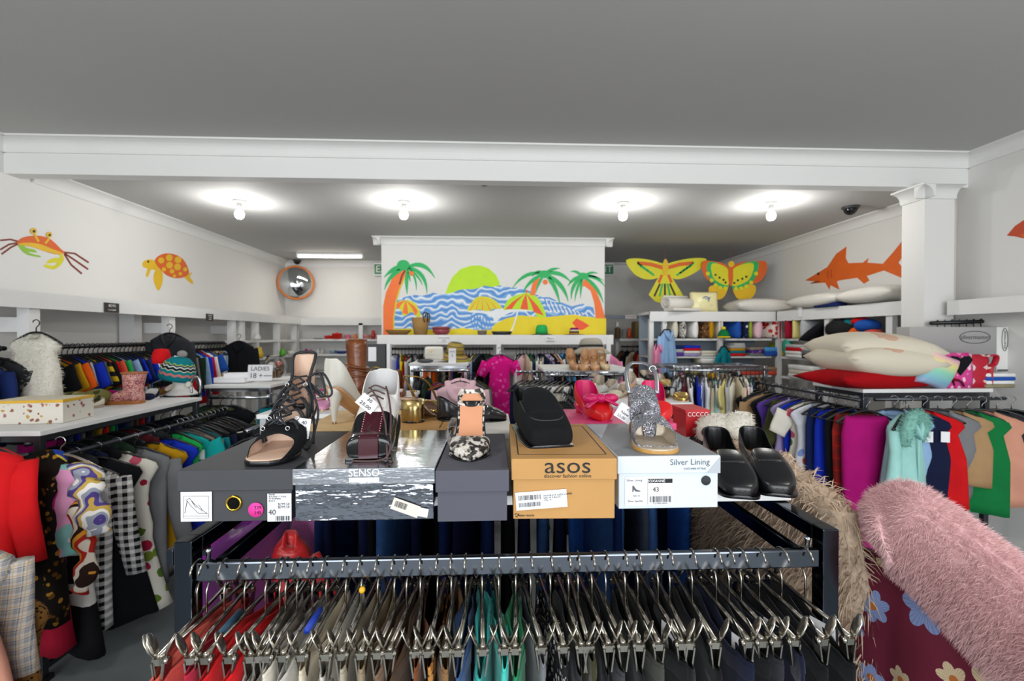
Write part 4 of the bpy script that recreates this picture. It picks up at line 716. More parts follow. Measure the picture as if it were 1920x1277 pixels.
# --- shoe boxes
def shoebox(lab,xl,xr,yt,yl,yb,depth,mb,ml,rot=0,Y=None,Zb=ZT,lidx=.003,cat_='shoe box',nm='shoe_box'):
    P=at((xl+xr)/2,yb,Z=Zb) if Y is None else V((0,Y,0)); y0=P.y; x0=at(xl,yb,Y=y0).x; x1=at(xr,yb,Y=y0).x; zt=at((xl+xr)/2,yt,Y=y0).z-Zb; zl=at((xl+xr)/2,yl,Y=y0).z-Zb; w=x1-x0
    t=thing(nm,lab,cat_,((x0+x1)/2,y0+depth/2,Zb),(0,0,rot),'shoe boxes on the chrome rack')
    MB().box((0,0,zt*.49),(w-2*lidx,depth-2*lidx,zt*.98)).build('box_base',mb,t,bevel=.0015); MB().box((0,0,(zt+zl)/2),(w+.001,depth+.001,zt-zl)).build('lid',ml,t,bevel=.0018)
    t['d']=(w,depth,zt,zl); return t,w,depth,zt,zl
def sticker(t,x,z,w,h,y,m=tagm,rot=0,nm='label_sticker'): return MB().box((0,0,0),(w,.0006,h)).build(nm,m,t,(x,y,z),(0,rot,0))
inkm=mat('black ink','#17171a',.7,0,0)
def barcode(par,x,z,w,h,n,seed,y=-.0007):
    r=random.Random(seed); m=MB(); xx=-w/2
    while xx<w/2: b=w/n*r.uniform(.3,1); m.box((xx+b/2,0,0),(b,.0003,h)); xx+=b+w/n*r.uniform(.3,1)
    m.build('barcode',inkm,par,(x,y,z))
darkc=mat('charcoal card','#34353a',.6,0,.06,8)
t,w,d,zt,zl=shoebox('large charcoal shoe box with brass eyelet at the left end',333,549,881,921,979,.335,darkc,darkc); B1=t
F=-d/2-.0005
q=sticker(t,-w/2+.033,zl*.52,.055,zl*.95,F+.001); sh=MB(); L=[(-.017,.012),(-.012,.016),(-.004,.006),(.006,-.004),(.02,-.013),(.004,-.012),(-.008,.0),(-.017,.012)]
for p_,q_ in zip(L,L[1:]): sh.tube([(p_[0],-.0008,p_[1]),(q_[0],-.0008,q_[1])],.0004,4)
sh.tube([(-.016,-.0008,.01),(-.02,-.0008,-.012)],.0005,4); sh.tube([(-.008,-.0008,.01),(.0,-.0008,-.002),(.004,-.0008,.004),(.012,-.0008,-.008)],.0004,4)
for c1,c2 in (((-.022,.019),(.022,.019)),((-.022,-.017),(.022,-.017)),((-.022,.019),(-.022,-.021)),((.022,.019),(.022,-.021)),((-.022,-.021),(.022,-.021))): sh.tube([(c1[0],-.0008,c1[1]),(c2[0],-.0008,c2[1])],.0003,4)
sh.build('shoe_drawing',inkm,q); 
MB().tube([(.0125*cos(i*pi/12),0,.0125*sin(i*pi/12)) for i in range(24)],.0022,8,closed=True).build('eyelet',brass,t,(-.0035,F+.0015,zl*.6)); MB().lathe([(.012,0),(.012,.0008)],20,M=Matrix.Rotation(R(90),4,'X')).build('eyelet_hole',mat('hole','#060606',.9,0,0),t,(-.0035,F+.0018,zl*.6))
q=MB().lathe([(.0135,0),(.0135,.0006)],24,M=Matrix.Rotation(R(90),4,'X')).build('round_sticker',mat('hot pink sticker','#e8359a',.6,0,0),t,(.036,F+.0012,zl*.38)); txt(q,'229',.009,(.004,-.001,.004),FRONT,inkm); txt(q,'145',.009,(.004,-.001,-.005),FRONT,inkm)
q=sticker(t,w/2-.024,zl*.45,.043,zl*.9,F+.0009); txt(q,'40',.014,(-.013,-.0006,-.009),FRONT,inkm,align='CENTER'); txt(q,'$299.50',.0065,(.008,-.0006,.006),FRONT,inkm); txt(q,'$299.50',.0065,(.008,-.0006,.0005),FRONT,inkm); txt(q,'SHOES\nROCHAS 17 TULLE\nW WOMENS\nBLACK',.0038,(-.019,-.0006,.018),FRONT,inkm,align='LEFT'); barcode(q,.006,-.02,.026,.009,16,1)
# silver foil box
fo=NT('silver foil',.16,1.); nz=fo.n('Mapping',{'Vector':fo.co(),'Scale':(14,14,60)}).outputs[0]; fo.bump(fo.math('ADD',fo.noise(1.2,3,vec=nz),fo.math('MULTIPLY',fo.noise(90,3),.4)),.3,.003); fo.b.inputs['Base Color'].default_value=lin('#d2d6df'); fo=fo.m
fob=NT('silver foil dark reflection',.12,1.); fob.bump(fob.math('ADD',fob.noise(7,4,vec=fob.n('Mapping',{'Vector':fob.co(),'Scale':(1,1,3)}).outputs[0]),fob.math('MULTIPLY',fob.noise(60,3),.12)),.6,.012); fob.b.inputs['Base Color'].default_value=lin('#8f949e'); fob=fob.m  # same foil as the lid, darkened in colour to imitate dark reflections
t,w,d,zt,zl=shoebox('wide crinkled silver foil shoe box in the front row',549,816,878,909,977,.335,fob,fo); B2=t; F=-d/2-.001
txt(t,'SENSO',.019,(.0,F-.0006,zl+.022),FRONT,whitel,ext=.0004); MB().box((0,F-.0006,zl+.0095),(.054,.0006,.008)).build('logo_band',whitel,t)
q=sticker(t,.075,zl*.35,.052,.022,F+.001,mat('cream sticker','#d6cfc2',.7,0,.02),.36); barcode(q,-.01,.0015,.022,.011,16,3); q=sticker(t,w/2-.022,.014,.018,.016,F+.0008,mat('torn paper','#e4e2de',.9,0,.05),.2,'torn_paper')
slate=mat('slate grey card','#4c4c57',.75,0,.05,6)
t,w,d,zt,zl=shoebox('narrow slate grey shoe box, third from the left in front row',817,954,882,923,979,.31,slate,slate); B3=t
kraft=mat('kraft card','#b5884e',.75,0,.06,20); kraft2=mat('pale kraft card','#c7a878',.75,0,.06,20)
t,w,d,zt,zl=shoebox('tan asos shoe box in the middle of the front row',964,1160,860,900,974,.335,kraft,kraft,R(-1.5)); B4=t; F=-d/2-.0008
t['label']='tan kraft shoe box with black lettering in the middle of the front row'; 
txt(t,'asos',.042,(.0062,F,(zt+zl)/2+.006),FRONT,inkm,'lettering',ext=.0004,sx=1.2); txt(t,'discover fashion online',.0095,(.006,F,zl+.0075),FRONT,inkm)
q=sticker(t,-w/2+.055,zl*.5,.095,.033,F+.0015,tagm,R(-4),'barcode_label'); barcode(q,-.022,.006,.04,.009,26,5); barcode(q,-.022,-.007,.04,.008,30,6); txt(q,'ASOS BLACK SUEDE LOAFER\nSIZE UK 8 BLACK\nCOL  41',.0042,(.004,-.0006,.003),FRONT,inkm,align='LEFT')
txt(t,'Please recycle',.0055,(-w/2+.026,F+.0018,.0075),FRONT,inkm); 
rc=MB(); 
for k in range(3): rc.tube([(-w/2+.0095+.0032*cos(R(90+k*120+e)),F+.0018,.008+.0032*sin(R(90+k*120+e))) for e in (10,35,60,85)],.0007,4)
rc.build('recycle_mark',inkm,t)
ln=MB(); lw=.0022; ix,iy=w/2-.013,d/2-.03
for c,dd in (((0,-iy,zt),(2*ix,lw,.0008)),((0,iy,zt),(2*ix,lw,.0008)),((-ix,0,zt),(lw,2*iy,.0008)),((ix,0,zt),(lw,2*iy,.0008))): ln.box(c,dd)
ln.build('lid_line',inkm,t)
wb=mat('white blue card','#c9d2da',.6,0,.03,6); gtop=mat('grey lid print','#7f8287',.6,0,.05,5)
t,w,d,zt,zl=shoebox('white and grey shoe box with oval window sticker at the right end of row',1158,1350,855,888,954,.33,wb,wb); B5=t; F=-d/2-.0008; t['label']='white shoe box with grey lid top and size 43 sticker, right end of row'
MB().box((.0,.0,zt),(w*.985,d*.985,.0012)).build('lid_top_panel',gtop,t); MB().plate([(-w*.48,d*.46,zt+.0008),(-w*.48,-d*.05,zt+.0008),(-w*.2,d*.46,zt+.0008)],(0,0,1),.0005).build('lid_top_stripe',mat('pale grey print','#a9afb6',.6,0,0),t)
lt=mat('thin grey lettering','#55585e',.6,0,0); txt(t,'Silver Lining',.0165,(w*.2,F,zl+.022),FRONT,lt); txt(t,'CUSTOMER FITTING',.005,(w*.25,F,zl+.009),FRONT,lt); MB().plate([(w*.5,F,zt-.002),(w*.5,F,zl),(w*.36,F,zl)],(0,-1,0),.0004).build('lid_corner_print',mat('pale grey print'),t)
MB().lathe([(.0095,0),(.0095,.0006)],24,M=Matrix.Rotation(R(90),4,'X')).build('finger_hole',mat('grey hole','#3b3c40',.9,0,0),t,(w*.365,F+.0025,zl*.78))
q=sticker(t,-w*.19,zl*.5,.096,.056,F+.0025); txt(q,'43',.013,(.013,-.0006,.003),FRONT,inkm); MB().box((.022,-.0006,.02),(.048,.0005,.0085)).build('name_bar',inkm,q); txt(q,'ROXANNE',.0075,(.013,-.0012,.02),FRONT,tagm); barcode(q,.022,-.016,.042,.012,24,9); txt(q,'9 313920 229193',.004,(.022,-.0006,-.0245),FRONT,inkm); txt(q,'Silver Lining',.0065,(-.03,-.0006,.022),FRONT,lt); txt(q,'Silver Sparkle',.0055,(-.028,-.0006,-.019),FRONT,inkm); txt(q,'9241.10',.0042,(-.026,-.0006,-.009),FRONT,inkm); MB().box((-.003,-.0005,0),(.0006,.0005,.052)).build('divider',lt,q); MB().plate([(-.034,-.0006,.012),(-.031,-.0006,.011),(-.026,-.0006,.004),(-.018,-.0006,.001),(-.018,-.0006,-.0005),(-.028,-.0006,.0),(-.031,-.0006,.004),(-.032,-.0006,-.001),(-.034,-.0006,-.001)],(0,-1,0),.0004).build('shoe_picture',lt,q)
# second row
t,*_=shoebox('tan box with pale front edge under the white high heel',560,719,805,815,900,.3,mat('pale card','#cfcfcf',.5,0,.03),kraft2,0,1.185); B6=t
t,w,d,zt,zl=shoebox('kraft box with lid line under the gold block heel',721,836,805,818,900,.3,kraft,kraft,0,1.185); B7=t; MB().box((w/2-.018,0,zt),(.002,d*.9,.0008)).build('lid_line',inkm,t)
t,*_=shoebox('white shoe box behind the snakeskin slide',850,960,812,824,900,.29,mat('white card','#d9d6cf',.6,0,.03),mat('white card'),0,1.17); B8=t
pinkb=mat('pink card','#d6457c',.55,0,.05,6)
t,*_=shoebox('bright pink shoe box behind the kraft and white boxes',1066,1268,795,808,900,.26,mat('magenta card','#b01650',.5,0,.05),pinkb,0,1.24); B9=t
redc=mat('red card','#bf1420',.45,0,.06,6)
t,w,d,zt,zl=shoebox('red patterned shoe box at the back right of the shelf',1285,1330,768,776,850,.12,redc,redc,0,1.5); txt(t,'CCCCC',.02,(0,-d/2-.002,zt*.82),FRONT,whitel); B10=t
# ---------- shoes
def shoe(st,mats,mi=None,K=19,sub=4,solid=.002,inner=None,name='upper',parent=None,flat=.6,cap=None):
    # st: (y,halfwidth,zbottom,zrim,A,xoff)
    if st[0][4]<170 and st[0][0]<.01: st=[(st[0][0]-.002,.0001,st[0][2],st[0][3],st[0][4],st[0][5])]+st[0:]
    P=[]; st=[(*q[:4],180 if q[4]>=175 else q[4],q[5]) for q in st]
    for ch in range(6):
        P.append([p.x for p in cat([(s[ch],0,0) for s in st],sub)])
    rows=list(zip(*P)); rings=[]
    for y,hw,zb,zr,A,xo in rows:
        A=180 if A>174 else max(60,A); hw=max(.0001,hw); e=(abs(cos(R(A)))**flat)*(1 if A>=90 else -1); hz=max(.0008,(zr-zb)/(1+e)); zc=zb+hz
        rings.append([V((xo+hw*sgn(sin(R(-A+2*A*j/(K-1))),.8),y,zc-hz*sgn(cos(R(-A+2*A*j/(K-1))),flat))) for j in range(K)])
    m=MB(); n=K
    for i in range(len(rings)-1):
        pass
    m.loft(rings,rows[0][1]>.0006,True,0,closed=False)
    if cap is not None: m.mi[-1]=cap
    if mi:
        for fi in range((len(rings)-1)*(K-1)):
            i,j=divmod(fi,K-1); m.mi[fi]=mi(rows[i][0],-1+2*(j+.5)/(K-1)*1.0)
    o=m.build(name,list(mats)+([inner] if inner else []),parent,weld=.0003)
    if solid:
        s=o.modifiers.new('s','SOLIDIFY'); s.thickness=solid; s.offset=-1
        if inner: s.material_offset=len(mats); s.material_offset_rim=0
    d=o.modifiers.new('d','SUBSURF'); d.levels=d.render_levels=1
    return o,rows
def sole(rows,m,parent,ex=.003,th=.006,name='sole',y0=None,y1=None,up=.002):
    rs=[r for r in rows if (y0 is None or r[0]>=y0) and (y1 is None or r[0]<=y1)]
    return MB().loft([[V((r[5]-r[1]-ex,r[0],r[2]+up)),V((r[5]-r[1]-ex,r[0],r[2]-th)),V((r[5]+r[1]+ex,r[0],r[2]-th)),V((r[5]+r[1]+ex,r[0],r[2]+up))] for r in rs],True,True).build(name,m,parent,bevel=.001)
def heelblock(prs,m,parent,name='heel',n=16):
    # prs: list of (z,cy,hx,hy)
    return MB().loft([[V((hx*sgn(cos(2*pi*k/n),.8),cy+hy*sgn(sin(2*pi*k/n),.8),z)) for k in range(n)] for z,cy,hx,hy in prs]).build(name,m,parent)
def place(nm,lab,ht,tp,Z,L,grp=None,ct='shoe',lean=0):
    h=at(*ht,Z=Z); t=at(*tp,Z=Z); d=(t-h).normalized(); loc=t-d*L; return thing(nm,lab,ct,(loc.x,loc.y,Z+.0005),(lean,0,math.atan2(d.y,d.x)-pi/2),grp)
def pricecard(par,loc,rot,lines,w=.036,h=.036):
    c=MB().box((0,0,0),(w,.0008,h)).build('price_tag',tagm,par,loc,rot)
    for s,x,z,k in lines: txt(c,s,k,(x,-.0009,z),FRONT,inkm)
    return c
def btop(t): return t.location.z+t['d'][2]
G='shoes on the chrome rack'
blk=mat('black suede','#131417',.9,0,.25,60,.3,700); blkl=mat('black leather','#0c0d10',.28,0,.1,20,.15,300); bei=mat('beige shoe lining','#c3a590',.6,0,.06,20); cord=mat('black cord','#14161c',.6,0,.05)
# 1 lace-up black sandal
zb=btop(B1); T=place('lace_up_sandal','black lace-up high sandal with price tag on the charcoal box',(574,824),(486,876),zb,.235,G)
def zf(y): return .085*max(0,1-y/.165)**1.25
ys=[0,.012,.04,.08,.12,.16,.195,.222,.235]; ws=[.016,.026,.029,.026,.029,.041,.044,.033,.016]
rows=[(y,w,zf(y)+.008,0,0,-.006*sin(pi*y/.235)) for y,w in zip(ys,ws)]; PP=[[p.x for p in cat([(r[c],0,0) for r in rows],4)] for c in range(6)]; rows=list(zip(*PP))
sole(rows,blkl,T,.001,.006); sole([(r[0],r[1]*.95,r[2]+.003,0,0,r[5]) for r in rows],bei,T,0,.001,'insole')
heelblock([(0,.012,.009,.009),(.01,.012,.0085,.009),(.05,.02,.011,.012),(.082,.028,.02,.024),(.088,.03,.022,.026)],blkl,T)
o,_=shoe([(-.002,.012,.09,.205,95,0),(.003,.019,.09,.205,97,0),(.016,.024,.087,.195,97,0),(.035,.021,.08,.15,95,0),(.055,.024,.066,.11,95,0),(.08,.027,.05,.08,92,0)],[bei],inner=bei,solid=.003,name='heel_counter',parent=T)
ed=[]
for sgn_ in(-1,1): ed.append(cat([(0,-.002,.206),(sgn_*.02,.004,.203),(sgn_*.025,.018,.19),(sgn_*.02,.036,.15),(sgn_*.025,.055,.11)],4))
for e in ed: MB().tube(e,.0035,8).build('counter_binding',cord,T)
o,_=shoe([(.128,.043,.006,.066,178,-.006),(.15,.045,.004,.056,178,-.006),(.168,.046,.003,.05,178,-.006),(.178,.046,.003,.04,140,-.006),(.195,.043,.003,.03,112,-.005),(.215,.036,.003,.016,100,-.004),(.226,.03,.003,.008,92,-.003)],[blk],inner=bei,solid=.0025,name='toe_band',parent=T)
for y,zt_ in ((.128,.073),(.105,.092),(.08,.112),(.058,.135)):
    for dy in(0,.012):
        b=zf(y)+.012; MB().tube(cat([(-.031,y+.01+dy,b),(-.036,y+.006+dy,b+(zt_-b)*.55),(-.02,y+.0+dy,zt_-.004),(0,y+.004+dy,zt_-.012),(.02,y+dy,zt_-.004),(.036,y+.006+dy,b+(zt_-b)*.55),(.031,y+.01+dy,b)],4),.0034,8,flat=.6).build('strap',cord,T)
lc=MB(); zz=[(.16,.06),(.132,.078),(.108,.096),(.083,.116),(.06,.138),(.045,.15)]
for i in range(len(zz)-1):
    for s in(-1,1): lc.tube([(s*.017,zz[i][0],zz[i][1]+.003),(0,(zz[i][0]+zz[i+1][0])/2,(zz[i][1]+zz[i+1][1])/2+.007),(-s*.017,zz[i+1][0],zz[i+1][1]+.003)],.0022,6)
for s,l in((-1,.05),(-1,.035)): lc.tube(cat([(-.02,.05,.15),(-.03-l*.5,.055,.16),(-.03-l,.07,.12),(-.03-l*.7,.07,.11),(-.02,.055,.145)],5),.0026,6)
lc.tube(cat([(-.022,.05,.15),(-.032,.06,.11),(-.046,.085,.05),(-.05,.1,.01)],5),.0024,6); lc.tube(cat([(-.022,.05,.15),(-.034,.07,.13),(-.055,.085,.08),(-.052,.1,.035),(-.045,.115,.004),(-.02,.08,.003)],5),.0024,6); lc.build('laces',cord,T)
ey=MB()
for y,z,x in ((.165,.055,.024),(.165,.055,-.024),(.128,.069,.028),(.128,.069,-.028),(.06,.132,.02),(.06,.132,-.02)): ey.tube([(x+.004*cos(k*pi/5),y+.003,z+.003+.004*sin(k*pi/5)) for k in range(10)],.001,6,closed=True)
ey.build('eyelet',chrome,T)
pricecard(T,(-.038,.128,.05),(0,.15,pi+.0),[('40',.002,.012,.011),('black',0,.002,.009),('suede',0,-.006,.009),('30.00',0,-.014,.009)],.03,.042)
# 2 brogue with heel
zf2=None; zb=btop(B2); T=place('brogue_shoe','burgundy, black and white lace-up brogue on the silver foil box',(718,823),(691,864),zb,.215,G)
bur=mat('burgundy patent','#3a0a18',.16,0,.15,25); pat=mat('black patent','#0a0b0d',.1,0,.1,20,.1,60); wht=mat('white perforated leather','#d5d2cf',.5,0,.04,40); grl=mat('grey lining','#b4b3b3',.6,0,.04)
zf2=lambda y:.058*max(0,1-y/.135)**1.2
st=[(-.004,.012,zf2(0),.164,112,0),(.0,.024,zf2(0),.16,112,0),(.015,.036,zf2(.015),.158,113,0),(.045,.041,zf2(.045),.138,113,0),(.075,.041,zf2(.075),.112,118,0),(.09,.041,zf2(.09),.112,180,0),(.13,.043,.004,.092,180,0),(.16,.0445,0,.068,180,0),(.19,.044,0,.054,180,0),(.208,.043,0,.05,180,0),(.2145,.042,.001,.047,180,0),(.2165,.04,.004,.042,180,0)]
def bm(y,u):
    if y<.128 and not(y>.1 and abs(u)<.45): return 2
    if y<.118: return 2
    return 0 if -.98<u and (abs(u)>.80) else 1
# K param: |u|~1 is the top centre when closed
def bm(y,u):
    if y<.085: return 2 if abs(u)>.35 or True else 1
    if y<.135: return 2 if abs(u)>.45+(y-.085)*4 else 1
    return 0 if (abs(u)>.86) else 1
o,rows=shoe(st,[bur,pat,wht],bm,33,4,.003,grl,parent=T,cap=1)
MB().box((0,.2185,.024),(.038,.003,.04)).build('toe_strip',bur,T,bevel=.001)
sole(rows,pat,T,.002,.006,y0=0); heelblock([(-.003,.03,.027,.03),(.02,.032,.028,.031),(.05,.034,.03,.034)],pat,T)
hl=MB()
for s in(-1,1):
    for i in range(15):
        y=.14+i*.0052; k=(y-.09)/.13; z=max(.0,.094-(y-.13)*.72) if y<.2 else .043; hl.ell((s*(.0175),y,z+.0035),(.0013,.0013,.0012),6)
hl.build('punched_holes',mat('pale pink thread','#c98a94',.6,0,0),T)
tn=shoe([(.078,.024,.085,.122,178,0),(.1,.028,.08,.116,178,0),(.128,.025,.06,.099,178,0),(.142,.016,.06,.09,178,0)],[wht],K=15,solid=.002,name='lace_flap',parent=T)
lc=MB(); brl=mat('brown cord','#4a3434',.6,0,.05)
for i in range(3): lc.tube(cat([(.02,.088+i*.015,.126-i*.009),(.006,.09+i*.015,.133-i*.009),(-.016,.094+i*.015,.125-i*.009)],4),.0019,6)
lc.tube(cat([(.02,.088,.127),(.012,.11,.127),(-.01,.14,.1),(-.028,.185,.066),(-.036,.222,.02),(-.037,.228,.002)],6),.0021,6); lc.tube(cat([(-.016,.088,.13),(-.024,.11,.112),(-.034,.15,.08),(-.039,.195,.05),(-.04,.224,.015),(-.02,.226,.002),(.03,.222,.002)],6),.0021,6); lc.tube([(-.037,.226,.003),(-.047,.24,.002)],.0022,6); lc.build('laces',brl,T)
pricecard(T,(.014,.148,.102),(-.9,R(40),pi),[('30',.0,.009,.012),('25.00',0,-.008,.012)],.04,.034)
# generic pump builder
def pump(nm,lab,ht,tp,Z,m,lin_,heel=.085,L=.22,rim=.05,hm=None,heelp='stiletto',back=True,solem=None,lean=0,pointed=True,grp=G,vamp=.045):
    T=place(nm,lab,ht,tp,Z,L,grp); zf=lambda y:heel*max(0,1-y/(L*.68))**1.3
    st=[]; e=.012 if pointed else .022
    if back: st+=[(-.003,.010,zf(0),zf(0)+rim*1.27,126,0),(.002,.025,zf(0),zf(0)+rim*1.26,126,0),(.018,.036,zf(.018),zf(.018)+rim*1.18,120,0),(.05,.036,zf(.05),zf(.05)+rim*.85,110,0),(L*.4,.029,zf(L*.4),zf(L*.4)+rim*.6,106,0),(L*.6,.035,zf(L*.6),zf(L*.6)+rim*.55,110,0)]
    else: st+=[(L*.52,.033,zf(L*.52),zf(L*.52)+.012,95,0),(L*.6,.036,zf(L*.6),zf(L*.6)+.02,105,0)]
    st+=[(L*.72,.04,.001,vamp,178,0),(L*.82,.037,0,vamp*.85,179,0),(L*.92,.026 if pointed else .034,0,vamp*.65,179,0),(L*.985,e,0,vamp*.45,179,0),(L,e*.4,.003,vamp*.3,179,0)]
    o,rows=shoe(st,[m],None,19,4,.0022,lin_,parent=T); fr=[(y,.028,zf(y),0,0,0) for y in (0,.03,.06,L*.4,L*.52)]
    sole((rows if back else fr+[r for r in rows if r[0]>L*.52]),solem or lin_,T,.0,.004,y0=0)
    ins=[(y,hw*.92,zf(y)+.004,0,0,0) for y,hw in ((0.004,.018),(.02,.027),(.05,.028),(L*.4,.028),(L*.6,.034),(L*.72,.037))]; sole(ins,lin_,T,0,.001,'insole')
    hm=hm or m
    if heelp=='stiletto': heelblock([(0,.012,.0055,.0055),(.006,.012,.0055,.0055),(.03,.012,.007,.008),(heel*.6,.016,.011,.014),(heel*.85,.022,.02,.022),(heel*.97,.026,.026,.027)],hm,T); MB().lathe([(.0058,0),(.0058,.007)],12,(0,.012,0)).build('heel_tip',mat('tan tip','#8a6238',.5,0,0),T)
    else: heelblock([(0,.028,.031,.026),(.004,.028,.031,.027),(heel*.5,.027,.031,.028),(heel*.9,.026,.032,.03)],hm,T); 
    return T
whp=mat('white pump leather','#c9c6bd',.45,0,.04,30); nude=mat('nude sole','#b78a60',.5,0,.05,20)
T=pump('high_heel_pump','white pump with slim heel seen from behind on the tan box',(615,798),(716,772),btop(B6),whp,bei,.1,.225,.062,solem=nude); pricecard(T,(-.045,.12,.07),(.2,.1,-1.0),[('B',0,.008,.014),('20',0,-.01,.012)],.024,.04)
gold=mat('gold metallic leather','#c2a25a',.22,.9,.1,20,.1,60); goldb=mat('gold mirror heel','#b9a36c',.27,1,.06,30)
T=pump('slingback_shoe','gold slingback shoe with mirrored block heel on the kraft box',(757,798),(818,772),btop(B7),gold,bei,.07,.2,.03,hm=goldb,heelp='block',back=False,grp=G)
MB().tube(cat([(-.034,.12,.05),(-.033,.07,.1),(-.024,.02,.125),(0,.0,.13),(.024,.02,.125),(.033,.07,.1),(.034,.12,.05)],5),.004,8,flat=.4).build('heel_strap',gold,T); MB().lathe([(.033,-.0005),(.033,.006)],20,(0,.028,0),sy=.85).build('heel_tip',blackp,T)
MB().tube(cat([(-.034,.13,.02),(-.037,.1,.07),(-.03,.08,.078),(.0,.05,.082)],5),.0025,6).build('side_strap',gold,T)
# 5 snakeskin slide
sk=NT('snakeskin print',.45); ck=sk.n('Mapping',{'Vector':sk.co(),'Scale':(1,.8,1)}).outputs[0]; big=sk.noise(75,3,vec=ck); sm=sk.voro(420,vec=ck); base=sk.ramp(big,[(0,'#1c1a1a'),(.45,'#1c1a1a'),(.49,'#8d857a'),(.56,'#d2ccc4')],'LINEAR'); sk.color(sk.mix(sk.math('MULTIPLY',sk.math('LESS_THAN',sm,.3),.55),base,lin('#4a443f'))); sk.bump(sm,.2); sk=sk.m
pch=mat('peach insole','#dd9d78',.5,0,.04,20)
zb=btop(B3); T=place('mule_shoe','snakeskin print mule with peach insole on the slate grey box',(884,824),(879,866),zb,.225,G); L=.225; zf3=lambda y:.1*max(0,1-y/.16)**1.2
st=[(.135,.040,zf3(.135),.024,100,0),(.152,.042,zf3(.15),.034,140,0),(.16,.042,0,.036,178,0),(.178,.041,0,.034,179,0),(.2,.031,0,.028,179,.0),(.22,.014,0,.02,179,0),(.228,.003,.002,.012,179,0)]
o,rows=shoe(st,[sk],None,21,5,.0022,pch,name='vamp',parent=T)
fb=[(y,hw,zf3(y),0,0,0) for y,hw in ((0,.02),(.008,.028),(.03,.033),(.07,.031),(.11,.033),(.14,.038))]; fb=list(zip(*[[p.x for p in cat([(r[c],0,0) for r in fb],4)] for c in range(6)]))
sole(fb+[r for r in rows if r[0]>.14],blkl,T,.001,.004); sole([(a,b_*.82,c+.003,0,0,0) for a,b_,c,*_ in fb],pch,T,0,.0012,'insole'); sole(fb,sk,T,-.001,.0005,'insole_edge',up=.003)
o,_=shoe([(-.003,.012,.092,.115,95,0),(.003,.026,.092,.118,95,0),(.02,.033,.085,.105,93,0),(.035,.034,.075,.085,90,0)],[sk],None,15,3,.002,sk,name='heel_cup',parent=T)
heelblock([(0,.012,.006,.006),(.05,.014,.009,.01),(.09,.022,.022,.022)],blkl,T)
pvc=NT('clear plastic',.08,Transmission_Weight=.9,IOR=1.2); pvc=pvc.m; MB().tube(cat([(.034,.06,.045),(.046,.09,.05),(.05,.12,.035),(.042,.15,.02)],4),.012,8,flat=.12,up=(1,0,.2)).build('clear_side_strap',pvc,T)
# 6 dark flat on white box
pump('ballet_flat','dark grey patent flat shoe behind the snakeskin mule',(868,790),(948,786),btop(B8),mat('dark grey patent','#26272a',.2,0,.1),blkl,.012,.2,.05,hm=blkl,heelp='block',pointed=False)
# 7 black suede loafer
zb=btop(B4); T=place('loafer_shoe','black suede loafer with tall tongue on the tan kraft box',(990,800),(1036,840),zb,.24,G)
st=[(-.003,.014,.004,.1,110,0),(.002,.026,.003,.1,112,0),(.02,.039,.002,.094,112,0),(.055,.042,.002,.08,112,0),(.085,.044,.001,.072,115,0),(.11,.046,0,.08,150,0),(.122,.047,0,.092,178,0),(.15,.05,0,.085,179,0),(.19,.051,0,.064,179,0),(.22,.049,0,.046,179,0),(.236,.044,0,.038,179,0),(.241,.036,.004,.028,179,0)]
o,rows=shoe(st,[blk],None,23,4,.0035,blkl,parent=T,flat=.5); sole(rows,blkl,T,.002,.005,y0=0); shoe([(.09,.022,.07,.104,179,.0),(.1,.032,.065,.108,179,0),(.14,.04,.055,.098,179,0),(.18,.04,.045,.075,179,0),(.19,.034,.04,.067,179,0)],[blk],None,17,3,.002,blk,name='tongue',parent=T)
MB().tube(cat([(-.041,.115,.078),(-.043,.15,.072),(-.04,.185,.058),(-.026,.208,.052),(0,.215,.0505),(.026,.208,.052),(.04,.185,.058),(.043,.15,.072),(.041,.115,.078)],4),.0016,6).build('apron_seam',mat('black thread','#2a2b2e',.7,0,0),T)
sole([(y,.03,.004,0,0,0) for y in(.0,.03,.09)],blkl,T,0,.001,'insole')
# 8 glitter sandal
gt=NT('silver glitter',.3,.65); gv=gt.voro(650,'Color'); gt.color(gt.mix(.35,gt.ramp(gt.n('SeparateColor',{0:gv}).outputs[0],[(0,'#4a4e56'),(.3,'#9397a0'),(.55,'#d0ccd6'),(.7,'#93acbc'),(.8,'#bd9dac'),(.9,'#6f7a70')]),lin('#85878c'))); gn=gt.n('VectorMath',{0:gv,1:(.5,.5,.5)},operation='SUBTRACT').outputs[0]; ge=gt.n('NewGeometry').outputs['Normal']; gs=gt.n('VectorMath',{0:ge,1:gn},operation='ADD').outputs[0]; gt.t.links.new(gt.n('VectorMath',{0:gs},operation='NORMALIZE').outputs[0],gt.b.inputs['Normal']); gt=gt.m
cha=mat('champagne insole','#b9ab98',.4,.2,.05,20); stk=mat('stacked wood heel','#8a5f2c',.5,0,.2,90); tsole=mat('tan rubber sole','#b58a48',.6,0,.05); slv=mat('silver strap','#8f9298',.3,.7,.06,20)
zb=btop(B5); T=place('block_heel_sandal','silver glitter sandal with wooden block heel on the white and grey box',(1196,806),(1238,853),zb,.235,G); zf4=lambda y:.048*max(0,1-y/.15)**1.2+.006
rows=[(y,w,zf4(y),0,0,0) for y,w in ((0,.016),(.01,.027),(.04,.031),(.08,.03),(.12,.034),(.16,.043),(.2,.044),(.225,.032),(.235,.014))]; rows=list(zip(*[[p.x for p in cat([(r[c],0,0) for r in rows],4)] for c in range(6)]))
sole(rows,tsole,T,.001,.006); sole(rows,cha,T,-.001,.0,'insole',up=.004)
